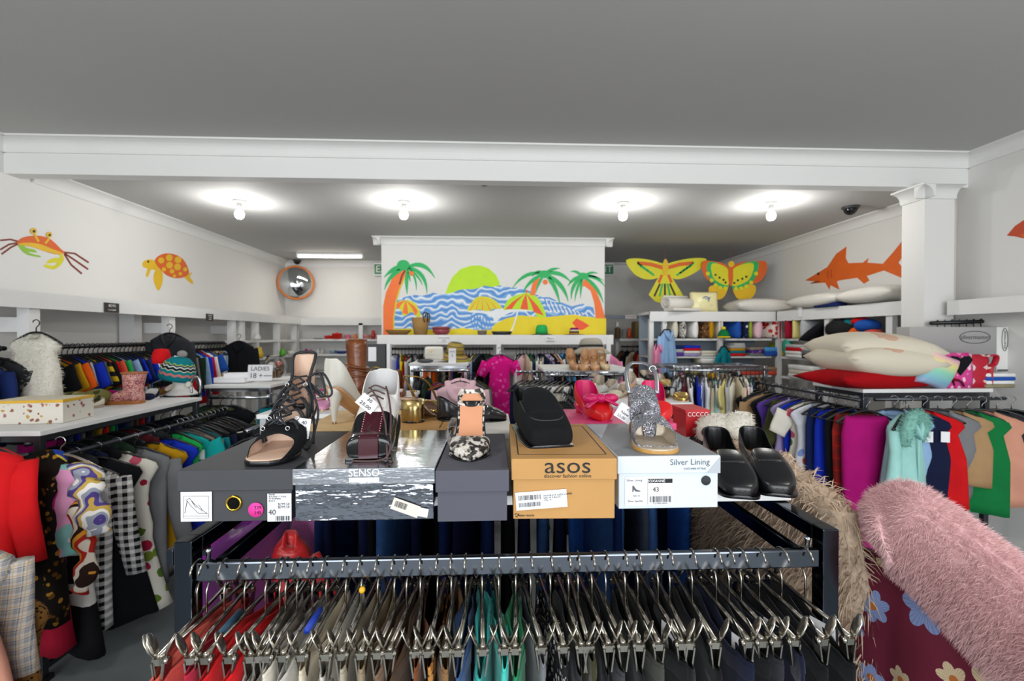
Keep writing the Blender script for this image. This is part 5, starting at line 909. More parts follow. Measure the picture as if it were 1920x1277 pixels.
def gband(y0,y1,h0,h1,w0,w1,nm,m=gt,sk=0):
    c=[]
    for k in range(6):
        y=y0+(y1-y0)*k/5; h=h0+(h1-h0)*k/5; w=w0+(w1-w0)*k/5; z=zf4(y)-.003; c.append((y,w,z,z+h,178,0))
    o,_=shoe(c,[m],None,21,2,.002,cha,name=nm,parent=T); return o
shoe([(.125,.036,zf4(.125)-.003,.066,178,0),(.14,.042,zf4(.14)-.003,.06,178,0),(.158,.045,.004,.052,178,0),(.172,.046,.004,.044,150,0),(.188,.045,.004,.034,118,0),(.202,.042,.004,.02,104,0),(.212,.038,.004,.012,94,0)],[gt],None,21,3,.002,cha,name='toe_band',parent=T); gband(.045,.088,.088,.064,.034,.036,'ankle_band'); gband(.09,.135,.066,.066,.012,.016,'centre_strap')
heelblock([(-.0005,.024,.026,.024),(.02,.024,.026,.024),(.046,.026,.028,.028)],stk,T)
MB().tube(cat([(-.032,.06,.1),(-.035,.03,.145),(-.02,.0,.165),(.0,-.006,.168),(.02,.0,.165),(.035,.03,.145),(.032,.06,.1)],5),.005,8,flat=.4).build('ankle_strap',slv,T); MB().tube([(-.03+.008*cos(k*pi/4),.02,.155+.008*sin(k*pi/4)) for k in range(8)],.0018,6,closed=True).build('buckle',chrome,T)
pricecard(T,(.045,.08,.055),(-.3,R(32),pi-.2),[('41.5',.006,.01,.009),('New',0,-.001,.01),('25.00',-.003,-.012,.009)],.04,.036)
# 9 red flats with bows on the pink box
rs=mat('red satin','#d0161a',.35,0,.1,20); ms=mat('magenta satin','#c40f5c',.4,0,.12,20)
for lab,h,tq,k in (('red satin flat with magenta bow on the pink box, left one',(1108,778),(1135,792),1),('red satin pointed flat on the pink box, right one',(1225,776),(1240,793),0)):
    T=pump('bow_flat',lab,h,tq,btop(B9),rs,ms,.03,.2,.055,heelp='block',vamp=.055); 
    if k:
        b=MB(); 
        for a,c in ((-.03,1),(.028,1),(0,.7)): b.ell((a,.16,.062),(.026*c,.02,.014),10,M=Matrix.Rotation(a*6,4,'Z') if 0 else None)
        b.tube([(-.04,.19,.045),(0,.16,.066),(.05,.185,.04)],.009,8,flat=.5); b.build('bow',ms,T)
# 10 black loafer pair
yl=mat('mustard insole','#a8711c',.55,0,.1,20); drd=mat('black leather red sheen','#1a0d0f',.25,0,.1)
for lab,h,tq in (('black leather loafer standing nearest the white box, pair at the right end',(1318,838),(1392,936)),('black leather loafer with mustard insole, right shoe of the pair',(1382,836),(1462,932))):
    T=place('leather_loafer',lab,h,tq,ZT,.285,'black leather loafers'); L=.285
    st=[(-.003,.010,.022,.096,112,0),(.002,.022,.021,.096,113,0),(.02,.033,.02,.09,112,0),(.06,.034,.016,.072,110,0),(.11,.035,.01,.058,112,0),(.15,.038,.004,.062,150,0),(.162,.04,.003,.068,178,0),(.2,.044,.002,.062,179,0),(.24,.043,.001,.048,179,0),(.268,.035,.001,.036,179,0),(.282,.022,.002,.028,179,0),(.286,.01,.005,.02,179,0)]
    o,rows=shoe(st,[blkl],None,21,4,.003,blkl,parent=T); sole(rows,blkl,T,.003,.004,y0=0); heelblock([(0,.03,.03,.032),(.02,.03,.031,.033)],blkl,T); sole([(y,w,.012+.018*(1-y/.2),0,0,0) for y,w in ((.0,.016),(.02,.026),(.08,.029),(.15,.032))],yl,T,0,.001,'insole')
    shoe([(.15,.026,.055,.0725,179,0),(.165,.032,.05,.072,179,0),(.19,.034,.04,.0685,179,0),(.215,.028,.04,.061,179,0)],[blkl],None,15,3,.0015,blkl,name='apron',parent=T)
# white and black slippers behind the loafers
for lab,px,py,Y,c1,ang in (('white fluffy slipper with black toe behind the black loafers',1342,826,1.32,'w',.6),('white fluffy slipper leaning behind the right loafer',1375,830,1.42,'w',-.2)):
    T=place('slipper',lab,(1352,806) if ang>0 else (1392,806),(1326,832) if ang>0 else (1372,826),ZT,.23,'fluffy slippers','slipper'); o,rows=shoe([(0,.012,.004,.064,110,0),(.01,.03,.002,.062,110,0),(.06,.034,.0,.055,110,0),(.1,.036,0,.07,178,0),(.15,.042,0,.075,179,0),(.2,.04,0,.06,179,0),(.225,.025,0,.04,179,0),(.23,.01,.005,.03,179,0)],[furw],None,17,3,.006,furw,parent=T); sole(rows,blkl,T,.002,.006); fz=MB(); fur(o,fz,700,.014,.001,5); q=fz.build('fur_pile',furw,o); q['kind']='stuff'
    if ang>0: MB().lathe([(.018,0),(.016,.006),(.004,.007)],16,M=Matrix.Translation((0,.228,.035))@Matrix.Rotation(R(-70),4,'X')).build('badge',mat('dark grey badge','#2e3034',.5,0,.2,80),T)
# shoes on the left shoe counter
T=pump('high_heel_sandal','pink and gold sandal on the shoe counter behind the charcoal box',(590,744),(606,770),1.18,mat('pink leather','#c987ac',.4,0,.08),gold,.04,.2,.03,grp='shoes on the left shoe counter',back=False); MB().tube(cat([(-.036,.12,.03),(-.02,.1,.085),(.02,.1,.085),(.036,.12,.03)],4),.012,8,flat=.3).build('instep_strap',mat('magenta leather','#b8146a',.4,0,.05),T)
for k,(h,tq,l) in enumerate((((672,722),(676,758),'gold strappy sandal on the shoe counter, left of the pair'),((702,720),(706,752),'gold strappy sandal on the shoe counter, right of the pair'))):
    T=pump('strappy_sandal',l,h,tq,1.18,gold,gold,.09,.2,.03,grp='shoes on the left shoe counter',back=False)
    for y,z in ((.03,.16),(.06,.14),(.1,.09)): MB().tube(cat([(-.03,y+.02,z-.06),(-.032,y,z),(0,y-.02,z+.02),(.032,y,z),(.03,y+.02,z-.06)],4),.004,8).build('strap',gold,T)
brn=NT('brown slouch leather',.3); brn.color(brn.mix(brn.noise(14,4),lin('#4a2410'),lin('#8a4a1c'))).bump(brn.noise(25,3),.4,.01); brn=brn.m
p=at(656,767,Z=1.18); T=thing('slouch_boot','tall brown slouch leather boot on the shoe counter','boot',(p.x,2.42,1.18),(0,0,pi+.7))
hb=MB(); prof=[(0,.0,.036,.045),(.05,.0,.036,.046),(.075,.0,.042,.05),(.09,.0,.037,.046),(.11,.0,.047,.055),(.125,.0,.04,.048),(.15,.0,.05,.056),(.165,.0,.043,.05),(.19,.0,.05,.055),(.2,.0,.045,.05),(.26,-.004,.048,.055),(.32,-.008,.052,.06),(.352,-.01,.053,.062)]
hb.loft([[V((hx*cos(2*pi*k/20),.03+cy+hy*sin(2*pi*k/20),z)) for k in range(20)] for z,cy,hx,hy in prof],True,False); hb.build('shaft',brn,T,solid=.003); o,rows=shoe([(.0,.03,0,.07,178,0),(.05,.035,0,.08,178,0),(.1,.037,0,.07,179,0),(.16,.04,0,.05,179,0),(.2,.028,0,.035,179,0),(.212,.012,.003,.025,179,0)],[brn],None,17,3,0,name='foot_upper',parent=T); sole(rows,blkl,T,.003,.008)
for z in (.11,.155,.19,.215): MB().tube([(.054*cos(k*pi/10),.03+.06*sin(k*pi/10),z+.012*sin(k*pi/10+z*40)) for k in range(20)],.009,8,closed=True,flat=.6).build('strap',brn,T)
pump('ankle_strap_shoe','brown leather wrap shoe at the back of the shoe counter',(742,735),(752,745),1.18,brn,brn,.05,.22,.08,hm=brn,heelp='block',grp='shoes on the left shoe counter')
p=at(705,735,Y=2.95); T=thing('jewellery_stand','dark grey upright panel with white tag and silver ornament','display',(p.x,2.95,1.18)); zt=at(705,645,Y=2.95).z-1.18; w=at(724,700,Y=2.95).x-at(684,700,Y=2.95).x
MB().box((0,0,zt/2),(w,.05,zt)).build('panel',mat('dark grey panel','#3a3a3c',.6,0,.06),T,bevel=.003); MB().box((-.015,-.03,zt*.8),(.05,.002,.09)).build('price_tag',tagm,T); MB().tube(cat([(-.02,-.03,zt*.4),(.0,-.035,zt*.48),(.02,-.03,zt*.42),(0,-.03,zt*.36),(-.005,-.03,zt*.1)],4),.006,8).build('ornament',mat('silver ornament','#d4d4d6',.3,.6,0),T); MB().box((w*.62,0,zt*.5),(.02,.05,zt)).build('edge_stripe',tagm,T)
# shoes on the right shoe counter
GR='shoes on the right shoe counter'; n2=mat('nude leather','#c79a78',.45,0,.06)
pump('ballet_flat','nude flat shoe at the front of the right shoe counter',(1165,737),(1222,752),1.2,n2,nude,.01,.23,.045,hm=n2,heelp='block',pointed=False,grp=GR)
T=pump('ballet_flat','silver grey knotted shoe behind the nude flat',(1140,722),(1105,733),1.2,mat('silver leather','#a9a598',.3,.5,.1,30),cha,.02,.22,.05,heelp='block',pointed=False,grp=GR)
pump('mule_shoe','tan soled navy mule on the left of the right shoe counter',(1150,705),(1095,722),1.2,mat('navy leather','#1c2a5c',.4,0,.06),nude,.05,.23,.03,heelp='block',back=False,grp=GR)
T=pump('flat_sandal','black and beige sandal in the middle of the right shoe counter',(1222,728),(1246,748),1.2,blkl,bei,.015,.22,.03,heelp='block',back=False,grp=GR)
T=pump('flat_sandal','gold studded flat sandal at the right edge of the shoe counter',(1250,735),(1282,753),1.2,gold,bei,.012,.22,.03,heelp='block',back=False,grp=GR); 
pump('ballet_flat','white shoe at the back of the right shoe counter',(1170,715),(1205,722),1.2,mat('white leather','#d4d2cc',.4,0,.04),cha,.02,.21,.05,heelp='block',pointed=False,grp=GR)
for lab,h,tq,c,k in (('cream flat shoe at the front left of the right shoe counter',(1172,741),(1146,748),'#cbbfa8',1),('silver flat shoe with rounded toe left of centre on right shoe counter',(1150,731),(1120,737),'#b9b7b2',0),('dark blue flat shoe near the left edge of right shoe counter',(1122,716),(1096,722),'#1f2f66',1),
    ('brown flat shoe at the back left of right shoe counter',(1098,708),(1118,714),'#7a5230',0),('grey flat shoe at the back of right shoe counter',(1140,708),(1160,713),'#77787a',1),('black flat shoe at the back right of right shoe counter',(1195,706),(1222,714),'#17181b',0),('gold flat shoe right of centre on right shoe counter',(1228,716),(1252,724),'#a98a4c',1),('pale pink flat shoe in the middle of right shoe counter',(1190,722),(1168,730),'#cfa9a0',0)):
    pump('ballet_flat',lab,h,tq,1.2,mat('shoe leather '+c,c,.4,.0,.08,30),cha,.012,.22,.045,heelp='block',pointed=bool(k),grp=GR)
# tan heels and hat stand on the middle rack
GT='tan heels on the middle rack'
for lab,h,tq,c in (('tan high heel, leftmost on the middle rack',(1066,690),(1082,694),'#a97a52'),('tan high heel, left of the middle pair',(1099,690),(1094,695),'#b98a60'),('tan high heel, right of the middle pair',(1112,690),(1116,695),'#b8875c'),('pale tan high heel at the right of the row',(1124,690),(1138,694),'#c2ad86')):
    pump('high_heel_pump',lab,h,tq,1.285,mat('tan leather '+c,c,.4,0,.06),nude,.1,.21,.05,grp=GT)
def hat(lab,loc,r,h,br,mats,nm='sun_hat',tilt=(0,0,0),droop=.0,band=None,brimm=None):
    T=thing(nm,lab,'hat',loc,tilt); MB().lathe([(r*1.0,0),(r*.97,h*.5),(r*.85,h*.85),(r*.6,h*1.0),(.003,h*1.02)],24,sy=1.1).build('crown',mats,T)
    MB().lathe([(r*.98,.002),(br*.8,-droop*.5),(br,-droop),(br,-droop-.003),(br*.8,-droop*.5-.004),(r*.96,-.002)],28,sy=1.08,cap=False).build('brim',brimm or mats,T)
    if band: MB().lathe([(r*1.015,.004),(r*1.01,h*.28)],24,sy=1.1,cap=False).build('hat_band',band,T,solid=.002)
    return T
p=at(1108,692,Y=3.85); T=thing('hat_stand','black pole stand holding the grey felt hat','stand',(p.x,3.85,1.285)); MB().lathe([(.06,0),(.06,.008),(.006,.012),(.005,.2)],16).build('pole',blackp,T)
hat('grey felt hat with black band on the stand above the tan heels',(p.x,3.85,1.452),.1,.078,.17,mat('grey felt','#a29c90',.9,0,.06,30),'felt_hat',(-.06,0,0),.05,mat('black band','#1a1a1a',.8,0,0))
# things on the hoodie rack
p=at(848,684,Y=4.25); hat('striped mustard and grey sun hat on the middle rack',(p.x+.02,4.3,at(848,664,Y=4.3).z),.085,.11,.16,stripe('striped straw',['#a08a3a','#5c5748','#b58a5a','#8a8a3a'],30),'striped_hat',(.12,.12,0),.04); MB_=MB().lathe([(.05,0),(.05,.008),(.006,.012),(.005,.14)],16).build('hat_stand',blackp); MB_.location=(p.x+.02,4.3,1.31); tag(MB_,'black stand under the striped sun hat','stand')
p=at(814,682,Y=4.12); T=thing('handbag','small cream handbag with gold clasp on the middle rack','bag',(p.x,4.12,1.31)); MB().box((0,0,.085),(.165,.05,.12)).build('body',mat('cream leather','#dcd8cc',.4,0,.04),T,bevel=.02,seg=4); MB().box((-.02,-.027,.1),(.02,.006,.01)).build('clasp',brass,T); MB().box((.0,-.026,.1),(.16,.003,.05)).build('flap',mat('cream leather'),T)
T=thing('price_card','tall white price card beside the handbag','sign',(at(848,682,Y=4.06).x,4.06,1.31)); MB().box((0,0,.065),(.065,.002,.13)).build('card',tagm,T); txt(T,'HATS',.02,(0,-.002,.1),FRONT,inkm); txt(T,'1',.04,(0,-.002,.065),FRONT,inkm)
T=thing('sunglasses_case','dark grey glasses case lying on the middle rack','case',(at(797,686,Y=4.08).x,4.08,1.31)); MB().ell((0,0,.018),(.075,.035,.018),16).build('case',mat('dark grey case','#3c3f44',.4,0,.05),T)
# on the mural shelf
zs=ZS
def sx(px): return at(px,626,Y=5.08).x
o=MB().lathe([(.075,0),(.12,.055),(.115,.055),(.07,.006)],20,sx=1.25).build('wicker_tray',mat('woven cane','#7a5a26',.8,0,.3,90,.6,240)); o.location=(sx(746),5.1,zs); tag(o,'low woven tray at the left end of the mural shelf','tray')
T=thing('basket','tall tan woven basket with dark handles on the mural shelf','basket',(sx(788),5.1,zs)); MB().lathe([(.07,0),(.1,.19),(.095,.19),(.065,.01)],22).build('body',mat('tan weave','#9c7a4a',.85,0,.3,70,.6,200),T)
for e in(-1,1): MB().tube(cat([(.045-.01*e,e*.08,.14),(.04,e*.085,.22),(.065,e*.085,.245),(.09,e*.08,.22),(.085,e*.07,.14)],5),.007,8).build('handle',mat('dark cord','#2a211c',.7,0,0),T)
T=thing('casserole','dark pink lidded casserole on the mural shelf','dish',(sx(827),5.1,zs)); MB().lathe([(.06,0),(.09,.03),(.092,.06),(.08,.066)],22,sx=1.05).build('pot',mat('dark pink glaze','#8a3a40',.3,0,.08),T); MB().lathe([(.097,.066),(.095,.085),(.05,.092),(.004,.094)],22,sx=1.05).build('lid',mat('dark pink glaze'),T)
o=MB().lathe([(.045,0),(.055,.05),(.05,.05),(.04,.006)],16).build('small_pot',mat('grey weave','#6d635c',.85,0,.25,80,.5,200)); o.location=(sx(904),5.1,zs); tag(o,'small grey woven pot on the mural shelf','pot')
o=MB().lathe([(.08,0),(.1,.04),(.096,.04),(.075,.006)],18,sx=1.2).build('oval_dish',mat('black glaze','#1b1b1c',.4,0,.05)); o.location=(sx(941),5.1,zs); tag(o,'black oval dish with yellow rim on the mural shelf','dish')
hat('green hat with dark brim on the mural shelf',(sx(1016),5.1,zs+.012),.07,.1,.12,mat('green felt','#2fae5c',.85,0,.08,30),'green_hat',(0,0,0),.008,None,mat('dark green felt','#2c4a2a',.9,0,.1))
hat('small hat with purple, yellow and navy bands on the mural shelf',(sx(1077),5.1,zs+.008),.055,.075,.11,stripe('banded felt',['#c9a21c','#20183c','#d8c9a0','#5a1a5c','#c8187c'],12),'banded_hat',(0,0,0),.004,None,mat('maroon felt','#5a1a30',.9,0,.1))
# ---------- linen shelves on the right
FY=5.05; SX0=at(1218,600,Y=FY).x; SX1=3.22
t=thing('linen_shelf','white linen shelf unit facing the room at the back right','shelf',((SX0+SX1)/2,FY+.2,0)); W=SX1-SX0; O=t.location.x
SZ=[at(1300,y,Y=FY).z for y in (635,668,704)]+[.86,.5]
MB().box((0,0,1.81),(W,.42,.03)).build('top_board',shelfw,t); MB().box((0,-.2,1.77),(W,.024,.11)).build('fascia_board',shelfw,t); MB().box((0,.2,.9),(W-.02,.02,1.8)).build('back_panel',bluew,t)
for z in SZ: MB().box((0,.02,z-.011),(W-.04,.38,.022)).build('shelf_board',shelfw,t)
for px in (1222,1247,1352,1463): MB().box((at(px,640,Y=FY).x-O,-.17,.87),(.05,.045,1.74)).build('post',shelfw,t)
t=thing('linen_shelf','white linen shelf unit along the right wall beside the column','shelf',(3.4,4.15,0))
MB().box((0,0,1.81),(.38,1.66,.03)).build('top_board',shelfw,t); MB().box((-.19,0,1.77),(.024,1.66,.11)).build('fascia_board',shelfw,t); MB().box((.18,0,.9),(.02,1.64,1.8)).build('back_panel',wallm,t)
for z in SZ[:4]: MB().box((0,0,z-.011),(.34,1.62,.022)).build('shelf_board',shelfw,t)
for px in (1549,1666): MB().box((-.165,at(px,640,X=3.21).y-4.15,.87),(.045,.06,1.74)).build('post',shelfw,t)
def pillow_mesh(w,h,th,n=14,pin=.10):
    m=MB()
    for s in(-1,1):
        vs=[];fs=[]
        for i in range(n+1):
            for j in range(n+1):
                u=-1+2*i/n; v=-1+2*j/n; k=((1-u*u)*(1-v*v))**.5; vs.append((w/2*u*(1-pin*(1-v*v)*(abs(u)**3)),s*th/2*(k**.75),h/2*v*(1-pin*(1-u*u)*(abs(v)**3))))
        for i in range(n):
            for j in range(n): a=i*(n+1)+j; fs.append((a,a+1,a+n+2,a+n+1))
        m.add(vs,fs)
    return m
def cushion(lab,loc,rot,m,w=.4,h=.4,th=.12,grp='cushions on the linen shelves',cat_='cushion',nm='cushion',pin=.1):
    o=pillow_mesh(w,h,th,pin=pin).build(nm,m,weld=.0004); o.location=loc; o.rotation_euler=rot; return tag(o,lab,cat_,grp)
def folded(lab,loc,w,d,h,cols,rot=0,grp='folded linen',nm='folded_linen'):
    r=random.Random(lab); m=MB(); n=len(cols); hh=h/n; mm=[c if not isinstance(c,str) else cloth(c) for c in cols]
    for i in range(n):
        ww=w*r.uniform(.92,1); dd=d*r.uniform(.92,1); m.loft([[V((x*ww/2*e,y*dd/2*e,z)) for x,y in ((-1,-.9),(-.9,-1),(.9,-1),(1,-.9),(1,.9),(.9,1),(-.9,1),(-1,.9))] for z,e in ((i*hh,.96),(i*hh+hh*.2,1),(i*hh+hh*.8,1),(i*hh+hh*.98,.96))],mi=i)
    o=m.build(nm,mm); o.location=loc; o.rotation_euler=(0,0,rot); return tag(o,lab,'linen',grp)
for px,c,th,l in ((1262,'cream',.09,'cream cushion at the left of the top linen shelf'),(1278,'zebra striped',.1,'zebra patterned cushion on the top linen shelf'),(1296,'white',.1,'white cushion beside the zebra cushion'),(1313,'brown patterned',.09,'brown patterned cushion on the top linen shelf'),(1327,'mustard',.1,'mustard cushion on the top linen shelf'),(1341,'beige',.07,'beige and grey cushion right of the mustard cushion'),(1372,'blue',.11,'blue cushion with white chevron on the top linen shelf'),(1388,'navy floral',.08,'navy cushion with pink flowers on the top linen shelf'),(1400,'lime',.06,'green cushion beside the navy flowered cushion'),(1416,'pale pink',.13,'pale pink cushion on the top linen shelf'),(1438,'red and white patterned',.11,'red and white patterned cushion on the top linen shelf'),(1452,'red',.06,'red cushion at the right end of top linen shelf')):
    cushion(l,(at(px,620,Y=FY+.14).x,FY+.16,SZ[0]+.105),(0,0,pi/2+random.Random(px).uniform(-.25,.25)),cloth(c),.34,.21,th,pin=.03)
p=at(1372,620,Y=FY-.03)
x=lambda px:at(px,650,Y=FY+.12).x
for px,sh,c,w,h,l in ((1264,1,['purple','light grey','dark blue'],.15,.12,'purple, grey and blue linen stack on the second shelf'),(1291,1,['lilac','white','red','royal blue'],.2,.12,'white and red linen stack on the second shelf'),(1322,1,['cream','cream'],.18,.06,'cream folded sheet on the second shelf'),
 (1376,1,['red','teal','mustard','light grey'],.18,.12,'teal and red towel stack on the second shelf'),(1386,1,['light grey','white'],.14,.15,'grey folded blanket behind the teal towels'),(1411,1,['grey','purple floral','taupe'],.17,.1,'purple patterned linen on the second shelf'),(1440,1,['blue','sky blue'],.2,.1,'bright blue crumpled fabric on the second shelf'),(1457,1,['yellow','lime'],.06,.15,'yellow and green linen at the end of second shelf'),
 (1264,2,['pink','blue','sky blue','navy'],.15,.13,'blue and pink linen stack on the third shelf'),(1323,2,['white','white','cream','white'],.2,.19,'tall white towel stack on the third shelf'),(1400,2,['coral','red and white patterned'],.24,.1,'red patterned cloth on the third shelf'),(1436,2,['coral','tan'],.18,.09,'coral and tan cloth on the third shelf'),
 (1292,3,['khaki','light grey','orange','white floral'],.22,.2,'orange and green linen stack on the fourth shelf'),(1262,3,['beige','cream'],.16,.08,'beige linen on the fourth shelf'),(1325,3,['taupe','light grey'],.16,.1,'taupe linen on the fourth shelf')):
    folded(l,(x(px),FY+.13 if 'behind' not in l else FY+.22,SZ[sh]),w,.24,h,c)
cushion('cream flowered cushion lying on the third linen shelf',(x(1292),FY+.12,SZ[2]+.06),(pi/2,0,0),cloth('pale yellow'),.26,.3,.12)
# pieces on the side unit
yv=lambda px:at(px,640,X=3.26).y
for px,c,th,l in ((1482,'crimson',.09,'dark red cushion on the side linen shelf'),(1496,'pale yellow',.05,'pale yellow cushion beside the dark red one'),(1512,'light grey',.12,'light grey cushion on the side linen shelf')): cushion(l,(3.33,yv(px),SZ[0]+.1),(0,0,.15),cloth(c),.3,.2,th,pin=.03)
cushion('black cushion with yellow piping leaning on the side linen shelf',(3.3,yv(1527),SZ[0]+.075),(.9,0,.6),cloth('black'),.36,.3,.1); 
p=V((3.27,yv(1578),SZ[0]+.095)); o=MB().ell((0,0,0),(.12,.17,.095),18).build('rolled_rug',mat('black fur','#242425',.95,0,.25,60)); o.location=p; fz=MB(); fur(o,fz,900,.02,.0014,4); q=fz.build('fur_pile',mat('black fur'),o); q['kind']='stuff'; tag(o,'black fur roll on the side linen shelf by the white post','rug')
for px,c,d,dz,l in ((1600,'orange',(.07,.09,.06),.06,'orange soft toy end on the side shelf'),(1622,'blue',(.1,.1,.06),.12,'blue soft toy on the side shelf'),(1634,'coral',(.08,.07,.04),.05,'orange soft toy at right of the side shelf'),(1592,'teal',(.07,.09,.04),.15,'teal cloth on top of the side shelf pile'),(1610,'red',(.07,.09,.04),.16,'red cloth on top of the side shelf pile')):
    o=MB().ell((0,0,0),d,14).build('soft_toy' if 'toy' in l else 'folded_linen',cloth(c)); o.location=(3.28,yv(px),SZ[0]+dz); tag(o,l,'toy' if 'toy' in l else 'linen')
o=MB().box((0,0,.0),(.2,.14,.11)).build('plastic_bag_pack',mat('clear blue pack','#9fb4c9',.25,0,.3,30),bevel=.03,seg=3); o.location=(3.12,yv(1668)-.05,1.5); tag(o,'clear zip pack of blue linen hanging by the column','linen pack'); 
folded('white towels with red band on the side linen shelf',(3.3,yv(1500),SZ[1]),.24,.3,.14,['white','white','red','light grey']); o=MB().ell((0,0,0),(.05,.06,.11),14).build('water_bottle',mat('green plastic','#1d9a7c',.4,0,.05)); o.location=(3.26,yv(1477),SZ[1]+.11); tag(o,'green rounded item beside the white towels on the side shelf','ornament')
folded('grey folded bedding on the side linen shelf',(3.3,yv(1530),SZ[1]),.24,.3,.12,['charcoal','grey','white']); folded('pale bedding stack low on the side linen shelf',(3.3,yv(1512),SZ[2]),.24,.4,.14,['white','cream','white'])
# on top of the linen shelves
TZ=1.826; wt=mat('white towelling','#d6d2ca',.95,0,.06,30,.4,300)
p=at(1276,575,Y=FY+.1); T=thing('rolled_towel','rolled white blanket on top of the linen shelves under the bird kite','blanket',(p.x,FY+.12,TZ),(0,0,.25)); sp=[]; 
for i in range(34): a=i*.42; r=.02+.0026*i; sp.append((r*cos(a),r*sin(a)))
m=MB(); m.loft([[V((-.19,p_[0]*(1),.105+p_[1]*.85)) for p_ in sp],[V((.19,p_[0],.105+p_[1]*.85)) for p_ in sp]],False,False,closed=False); m.build('roll',wt,T,solid=.012); MB().box((-.03,-.08,.02),(.36,.2,.035)).build('flap',wt,T,bevel=.012)
p=at(1324,570,Y=FY+.06); o=cushion('pale yellow bagged pillow with blue logo on top of the linen shelves',(p.x,FY+.12,TZ+.115),(-.12,0,-.05),mat('pale yellow plastic','#e2d9a4',.3,0,.06,14),.33,.25,.14,'bedding on top of the shelves','pillow','bagged_pillow',.04); bl2=mat('blue print','#2c5f9c',.5,0,0)
m=MB(); m.tube([(.035*cos(a),-.066,.02+.03*sin(a)) for a in [R(-60+i*22) for i in range(11)]],.006,6); m.build('logo_ring',bl2,o); txt(o,'microfibre',.034,(0,-.062,-.045),FRONT,bl2); MB().tube([(-.01,-.07,.03),(.02,-.07,.02),(.05,-.068,.045)],.005,6).build('logo_swoosh',bl2,o)
p=at(1428,575,Y=FY+.05); cushion('long white pillow lying on top of the linen shelves',(p.x,FY+.12,TZ+.07),(pi/2,0,.0),wt,.72,.4,.18,'bedding on top of the shelves','pillow','pillow')
for px,ln_,th,l,dz,yy in ((1545,.75,.16,'white folded quilt on top of the side linen shelf',.05,0),(1645,.6,.16,'cream folded quilt near the column on the side shelf',.05,0)):
    y=at(px,570,X=3.3).y; o=cushion(l,(3.33,y,TZ+.075),(pi/2,0,pi/2),wt,ln_,.42,th,'bedding on top of the shelves','quilt','quilt',.03)
folded('royal blue folded cloth between the quilts on the side shelf',(3.22,at(1552,572,X=3.2).y,TZ),.12,.3,.05,['dark blue']); 
o=MB().box((0,0,0),(.004,.06,.12)).build('quilt_strap',tagm); o.location=(3.19,at(1500,585,X=3.19).y,TZ-.02); tag(o,'white cloth strap hanging over the side shelf edge','strap')
# hats and clothes hung on the shelf posts
p=at(1357,627,Y=FY-.05); T=thing('knitted_hat','small green and yellow knitted hat on the shelf post','hat',p); MB().lathe([(.062,-.03),(.06,.0),(.045,.035),(.02,.055),(.003,.06)],16).build('crown',cloth('green'),T); MB().tube([(.062*cos(k*pi/8),.062*sin(k*pi/8),-.03) for k in range(16)],.009,6,closed=True).build('brim',cloth('yellow'),T); MB().ell((0,0,.068),(.024,.024,.02),10).build('pompom',cloth('yellow'),T)
for lab,px,py,c,w,L,k,ang,nm in (('light blue dressing gown on the left end of the linen shelves',1250,608,'light blue',.085,.42,'coat',.3,'l'),('pink jacket hanging on the left end of the linen shelves',1233,634,'pink',.1,.38,'jacket',1.0,'p'),('pale grey dress hanging behind the pink jacket',1240,640,'light grey',.1,.55,'dress',.8,'g'),('teal scarf shirt hanging on the middle linen shelf post',1357,640,'teal',.06,.2,'shirt',.4,'t')):
    p=at(px,py,Y=FY-.10 if 'behind' not in lab else FY-.03); garment(k,c,p,ang,lab,'',w,L,.04,hash(nm)%7+70 if 0 else 70+len(lab)); hanger('black',p,ang,'hanger of the '+lab.split(' on the')[0].split(' hanging')[0],'post hangers',.1 if w<.11 else w,True)
# ---------- goods on the right rack
PZ=RH+.001
cx=lambda px,Y:at(px,700,Y=Y).x
Yr=2.76
cushion('bright red pointed cushion lowest in the pile on the right rack',(cx(1640,Yr)+.0,Yr+.02,PZ+.055),(pi/2,.0,.1),mat('red velvet','#9c0811',.9,0,.12,30),.80,.40,.135,'cushions on the right rack',pin=.22)
for dz,dx,dy,l,ang in ((.165,.0,.0,'cream stitched cushion on the red cushion',.0),(.235,.02,.04,'cream and pink cushion topmost on the right rack pile',-.1)): cushion(l,(cx(1640,Yr)+dx,Yr+.02+dy,PZ+dz),(pi/2+.0,.06,ang),blobs('cream peach linen '+str(dz),'#cfc6b4',['#c9a48c','#cfc6b4','#cfc6b4','#cfc6b4'],6,.42,.9),.60,.44,.22,'cushions on the right rack',pin=.04)
b=bpy.data.objects['cushion'] if 0 else None
for px,py,Y,l in ((1607,684,2.53,'white price tag hanging on the cream cushion'),): 
    p=at(px,py,Y=Y)
rb_=NT('rainbow plush',.95); f=rb_.xyz(); rb_.color(rb_.ramp(rb_.math('ADD',rb_.math('MULTIPLY',f[2],3.2),.5),[(0,'#d99ac9'),(.3,'#86b7cf'),(.5,'#8fd0b4'),(.66,'#e2d68a'),(.8,'#e2a9c4'),(1,'#d58ac0')],'LINEAR')); rb_=rb_.m
o=cushion('rainbow pastel plush cushion beside the red cushion',(cx(1768,2.6),2.64,PZ+.11),(.25,.3,.2),rb_,.24,.22,.12,'cushions on the right rack'); fz=MB(); fur(o,fz,1600,.018,.0011,6); q=fz.build('fur_pile',rb_,o); q['kind']='stuff'
pk=PATS['pink floral']('pink print bag'); p=at(1792,727,Y=2.66); T=thing('fabric_bag','pink patterned bag with black heart patch on the right rack','bag',(p.x,2.68,PZ)); MB().loft([[V((x*.105,y*.035*k,z)) for x,y in ((-1,-.6),(-.7,-1),(0,-1.1),(.7,-1),(1,-.6),(1,.6),(.7,1),(-.7,1),(-1,.6))] for z,k in ((0,1),(.05,1.2),(.13,1.1),(.2,.6),(.215,.3))]).build('body',pk,T)
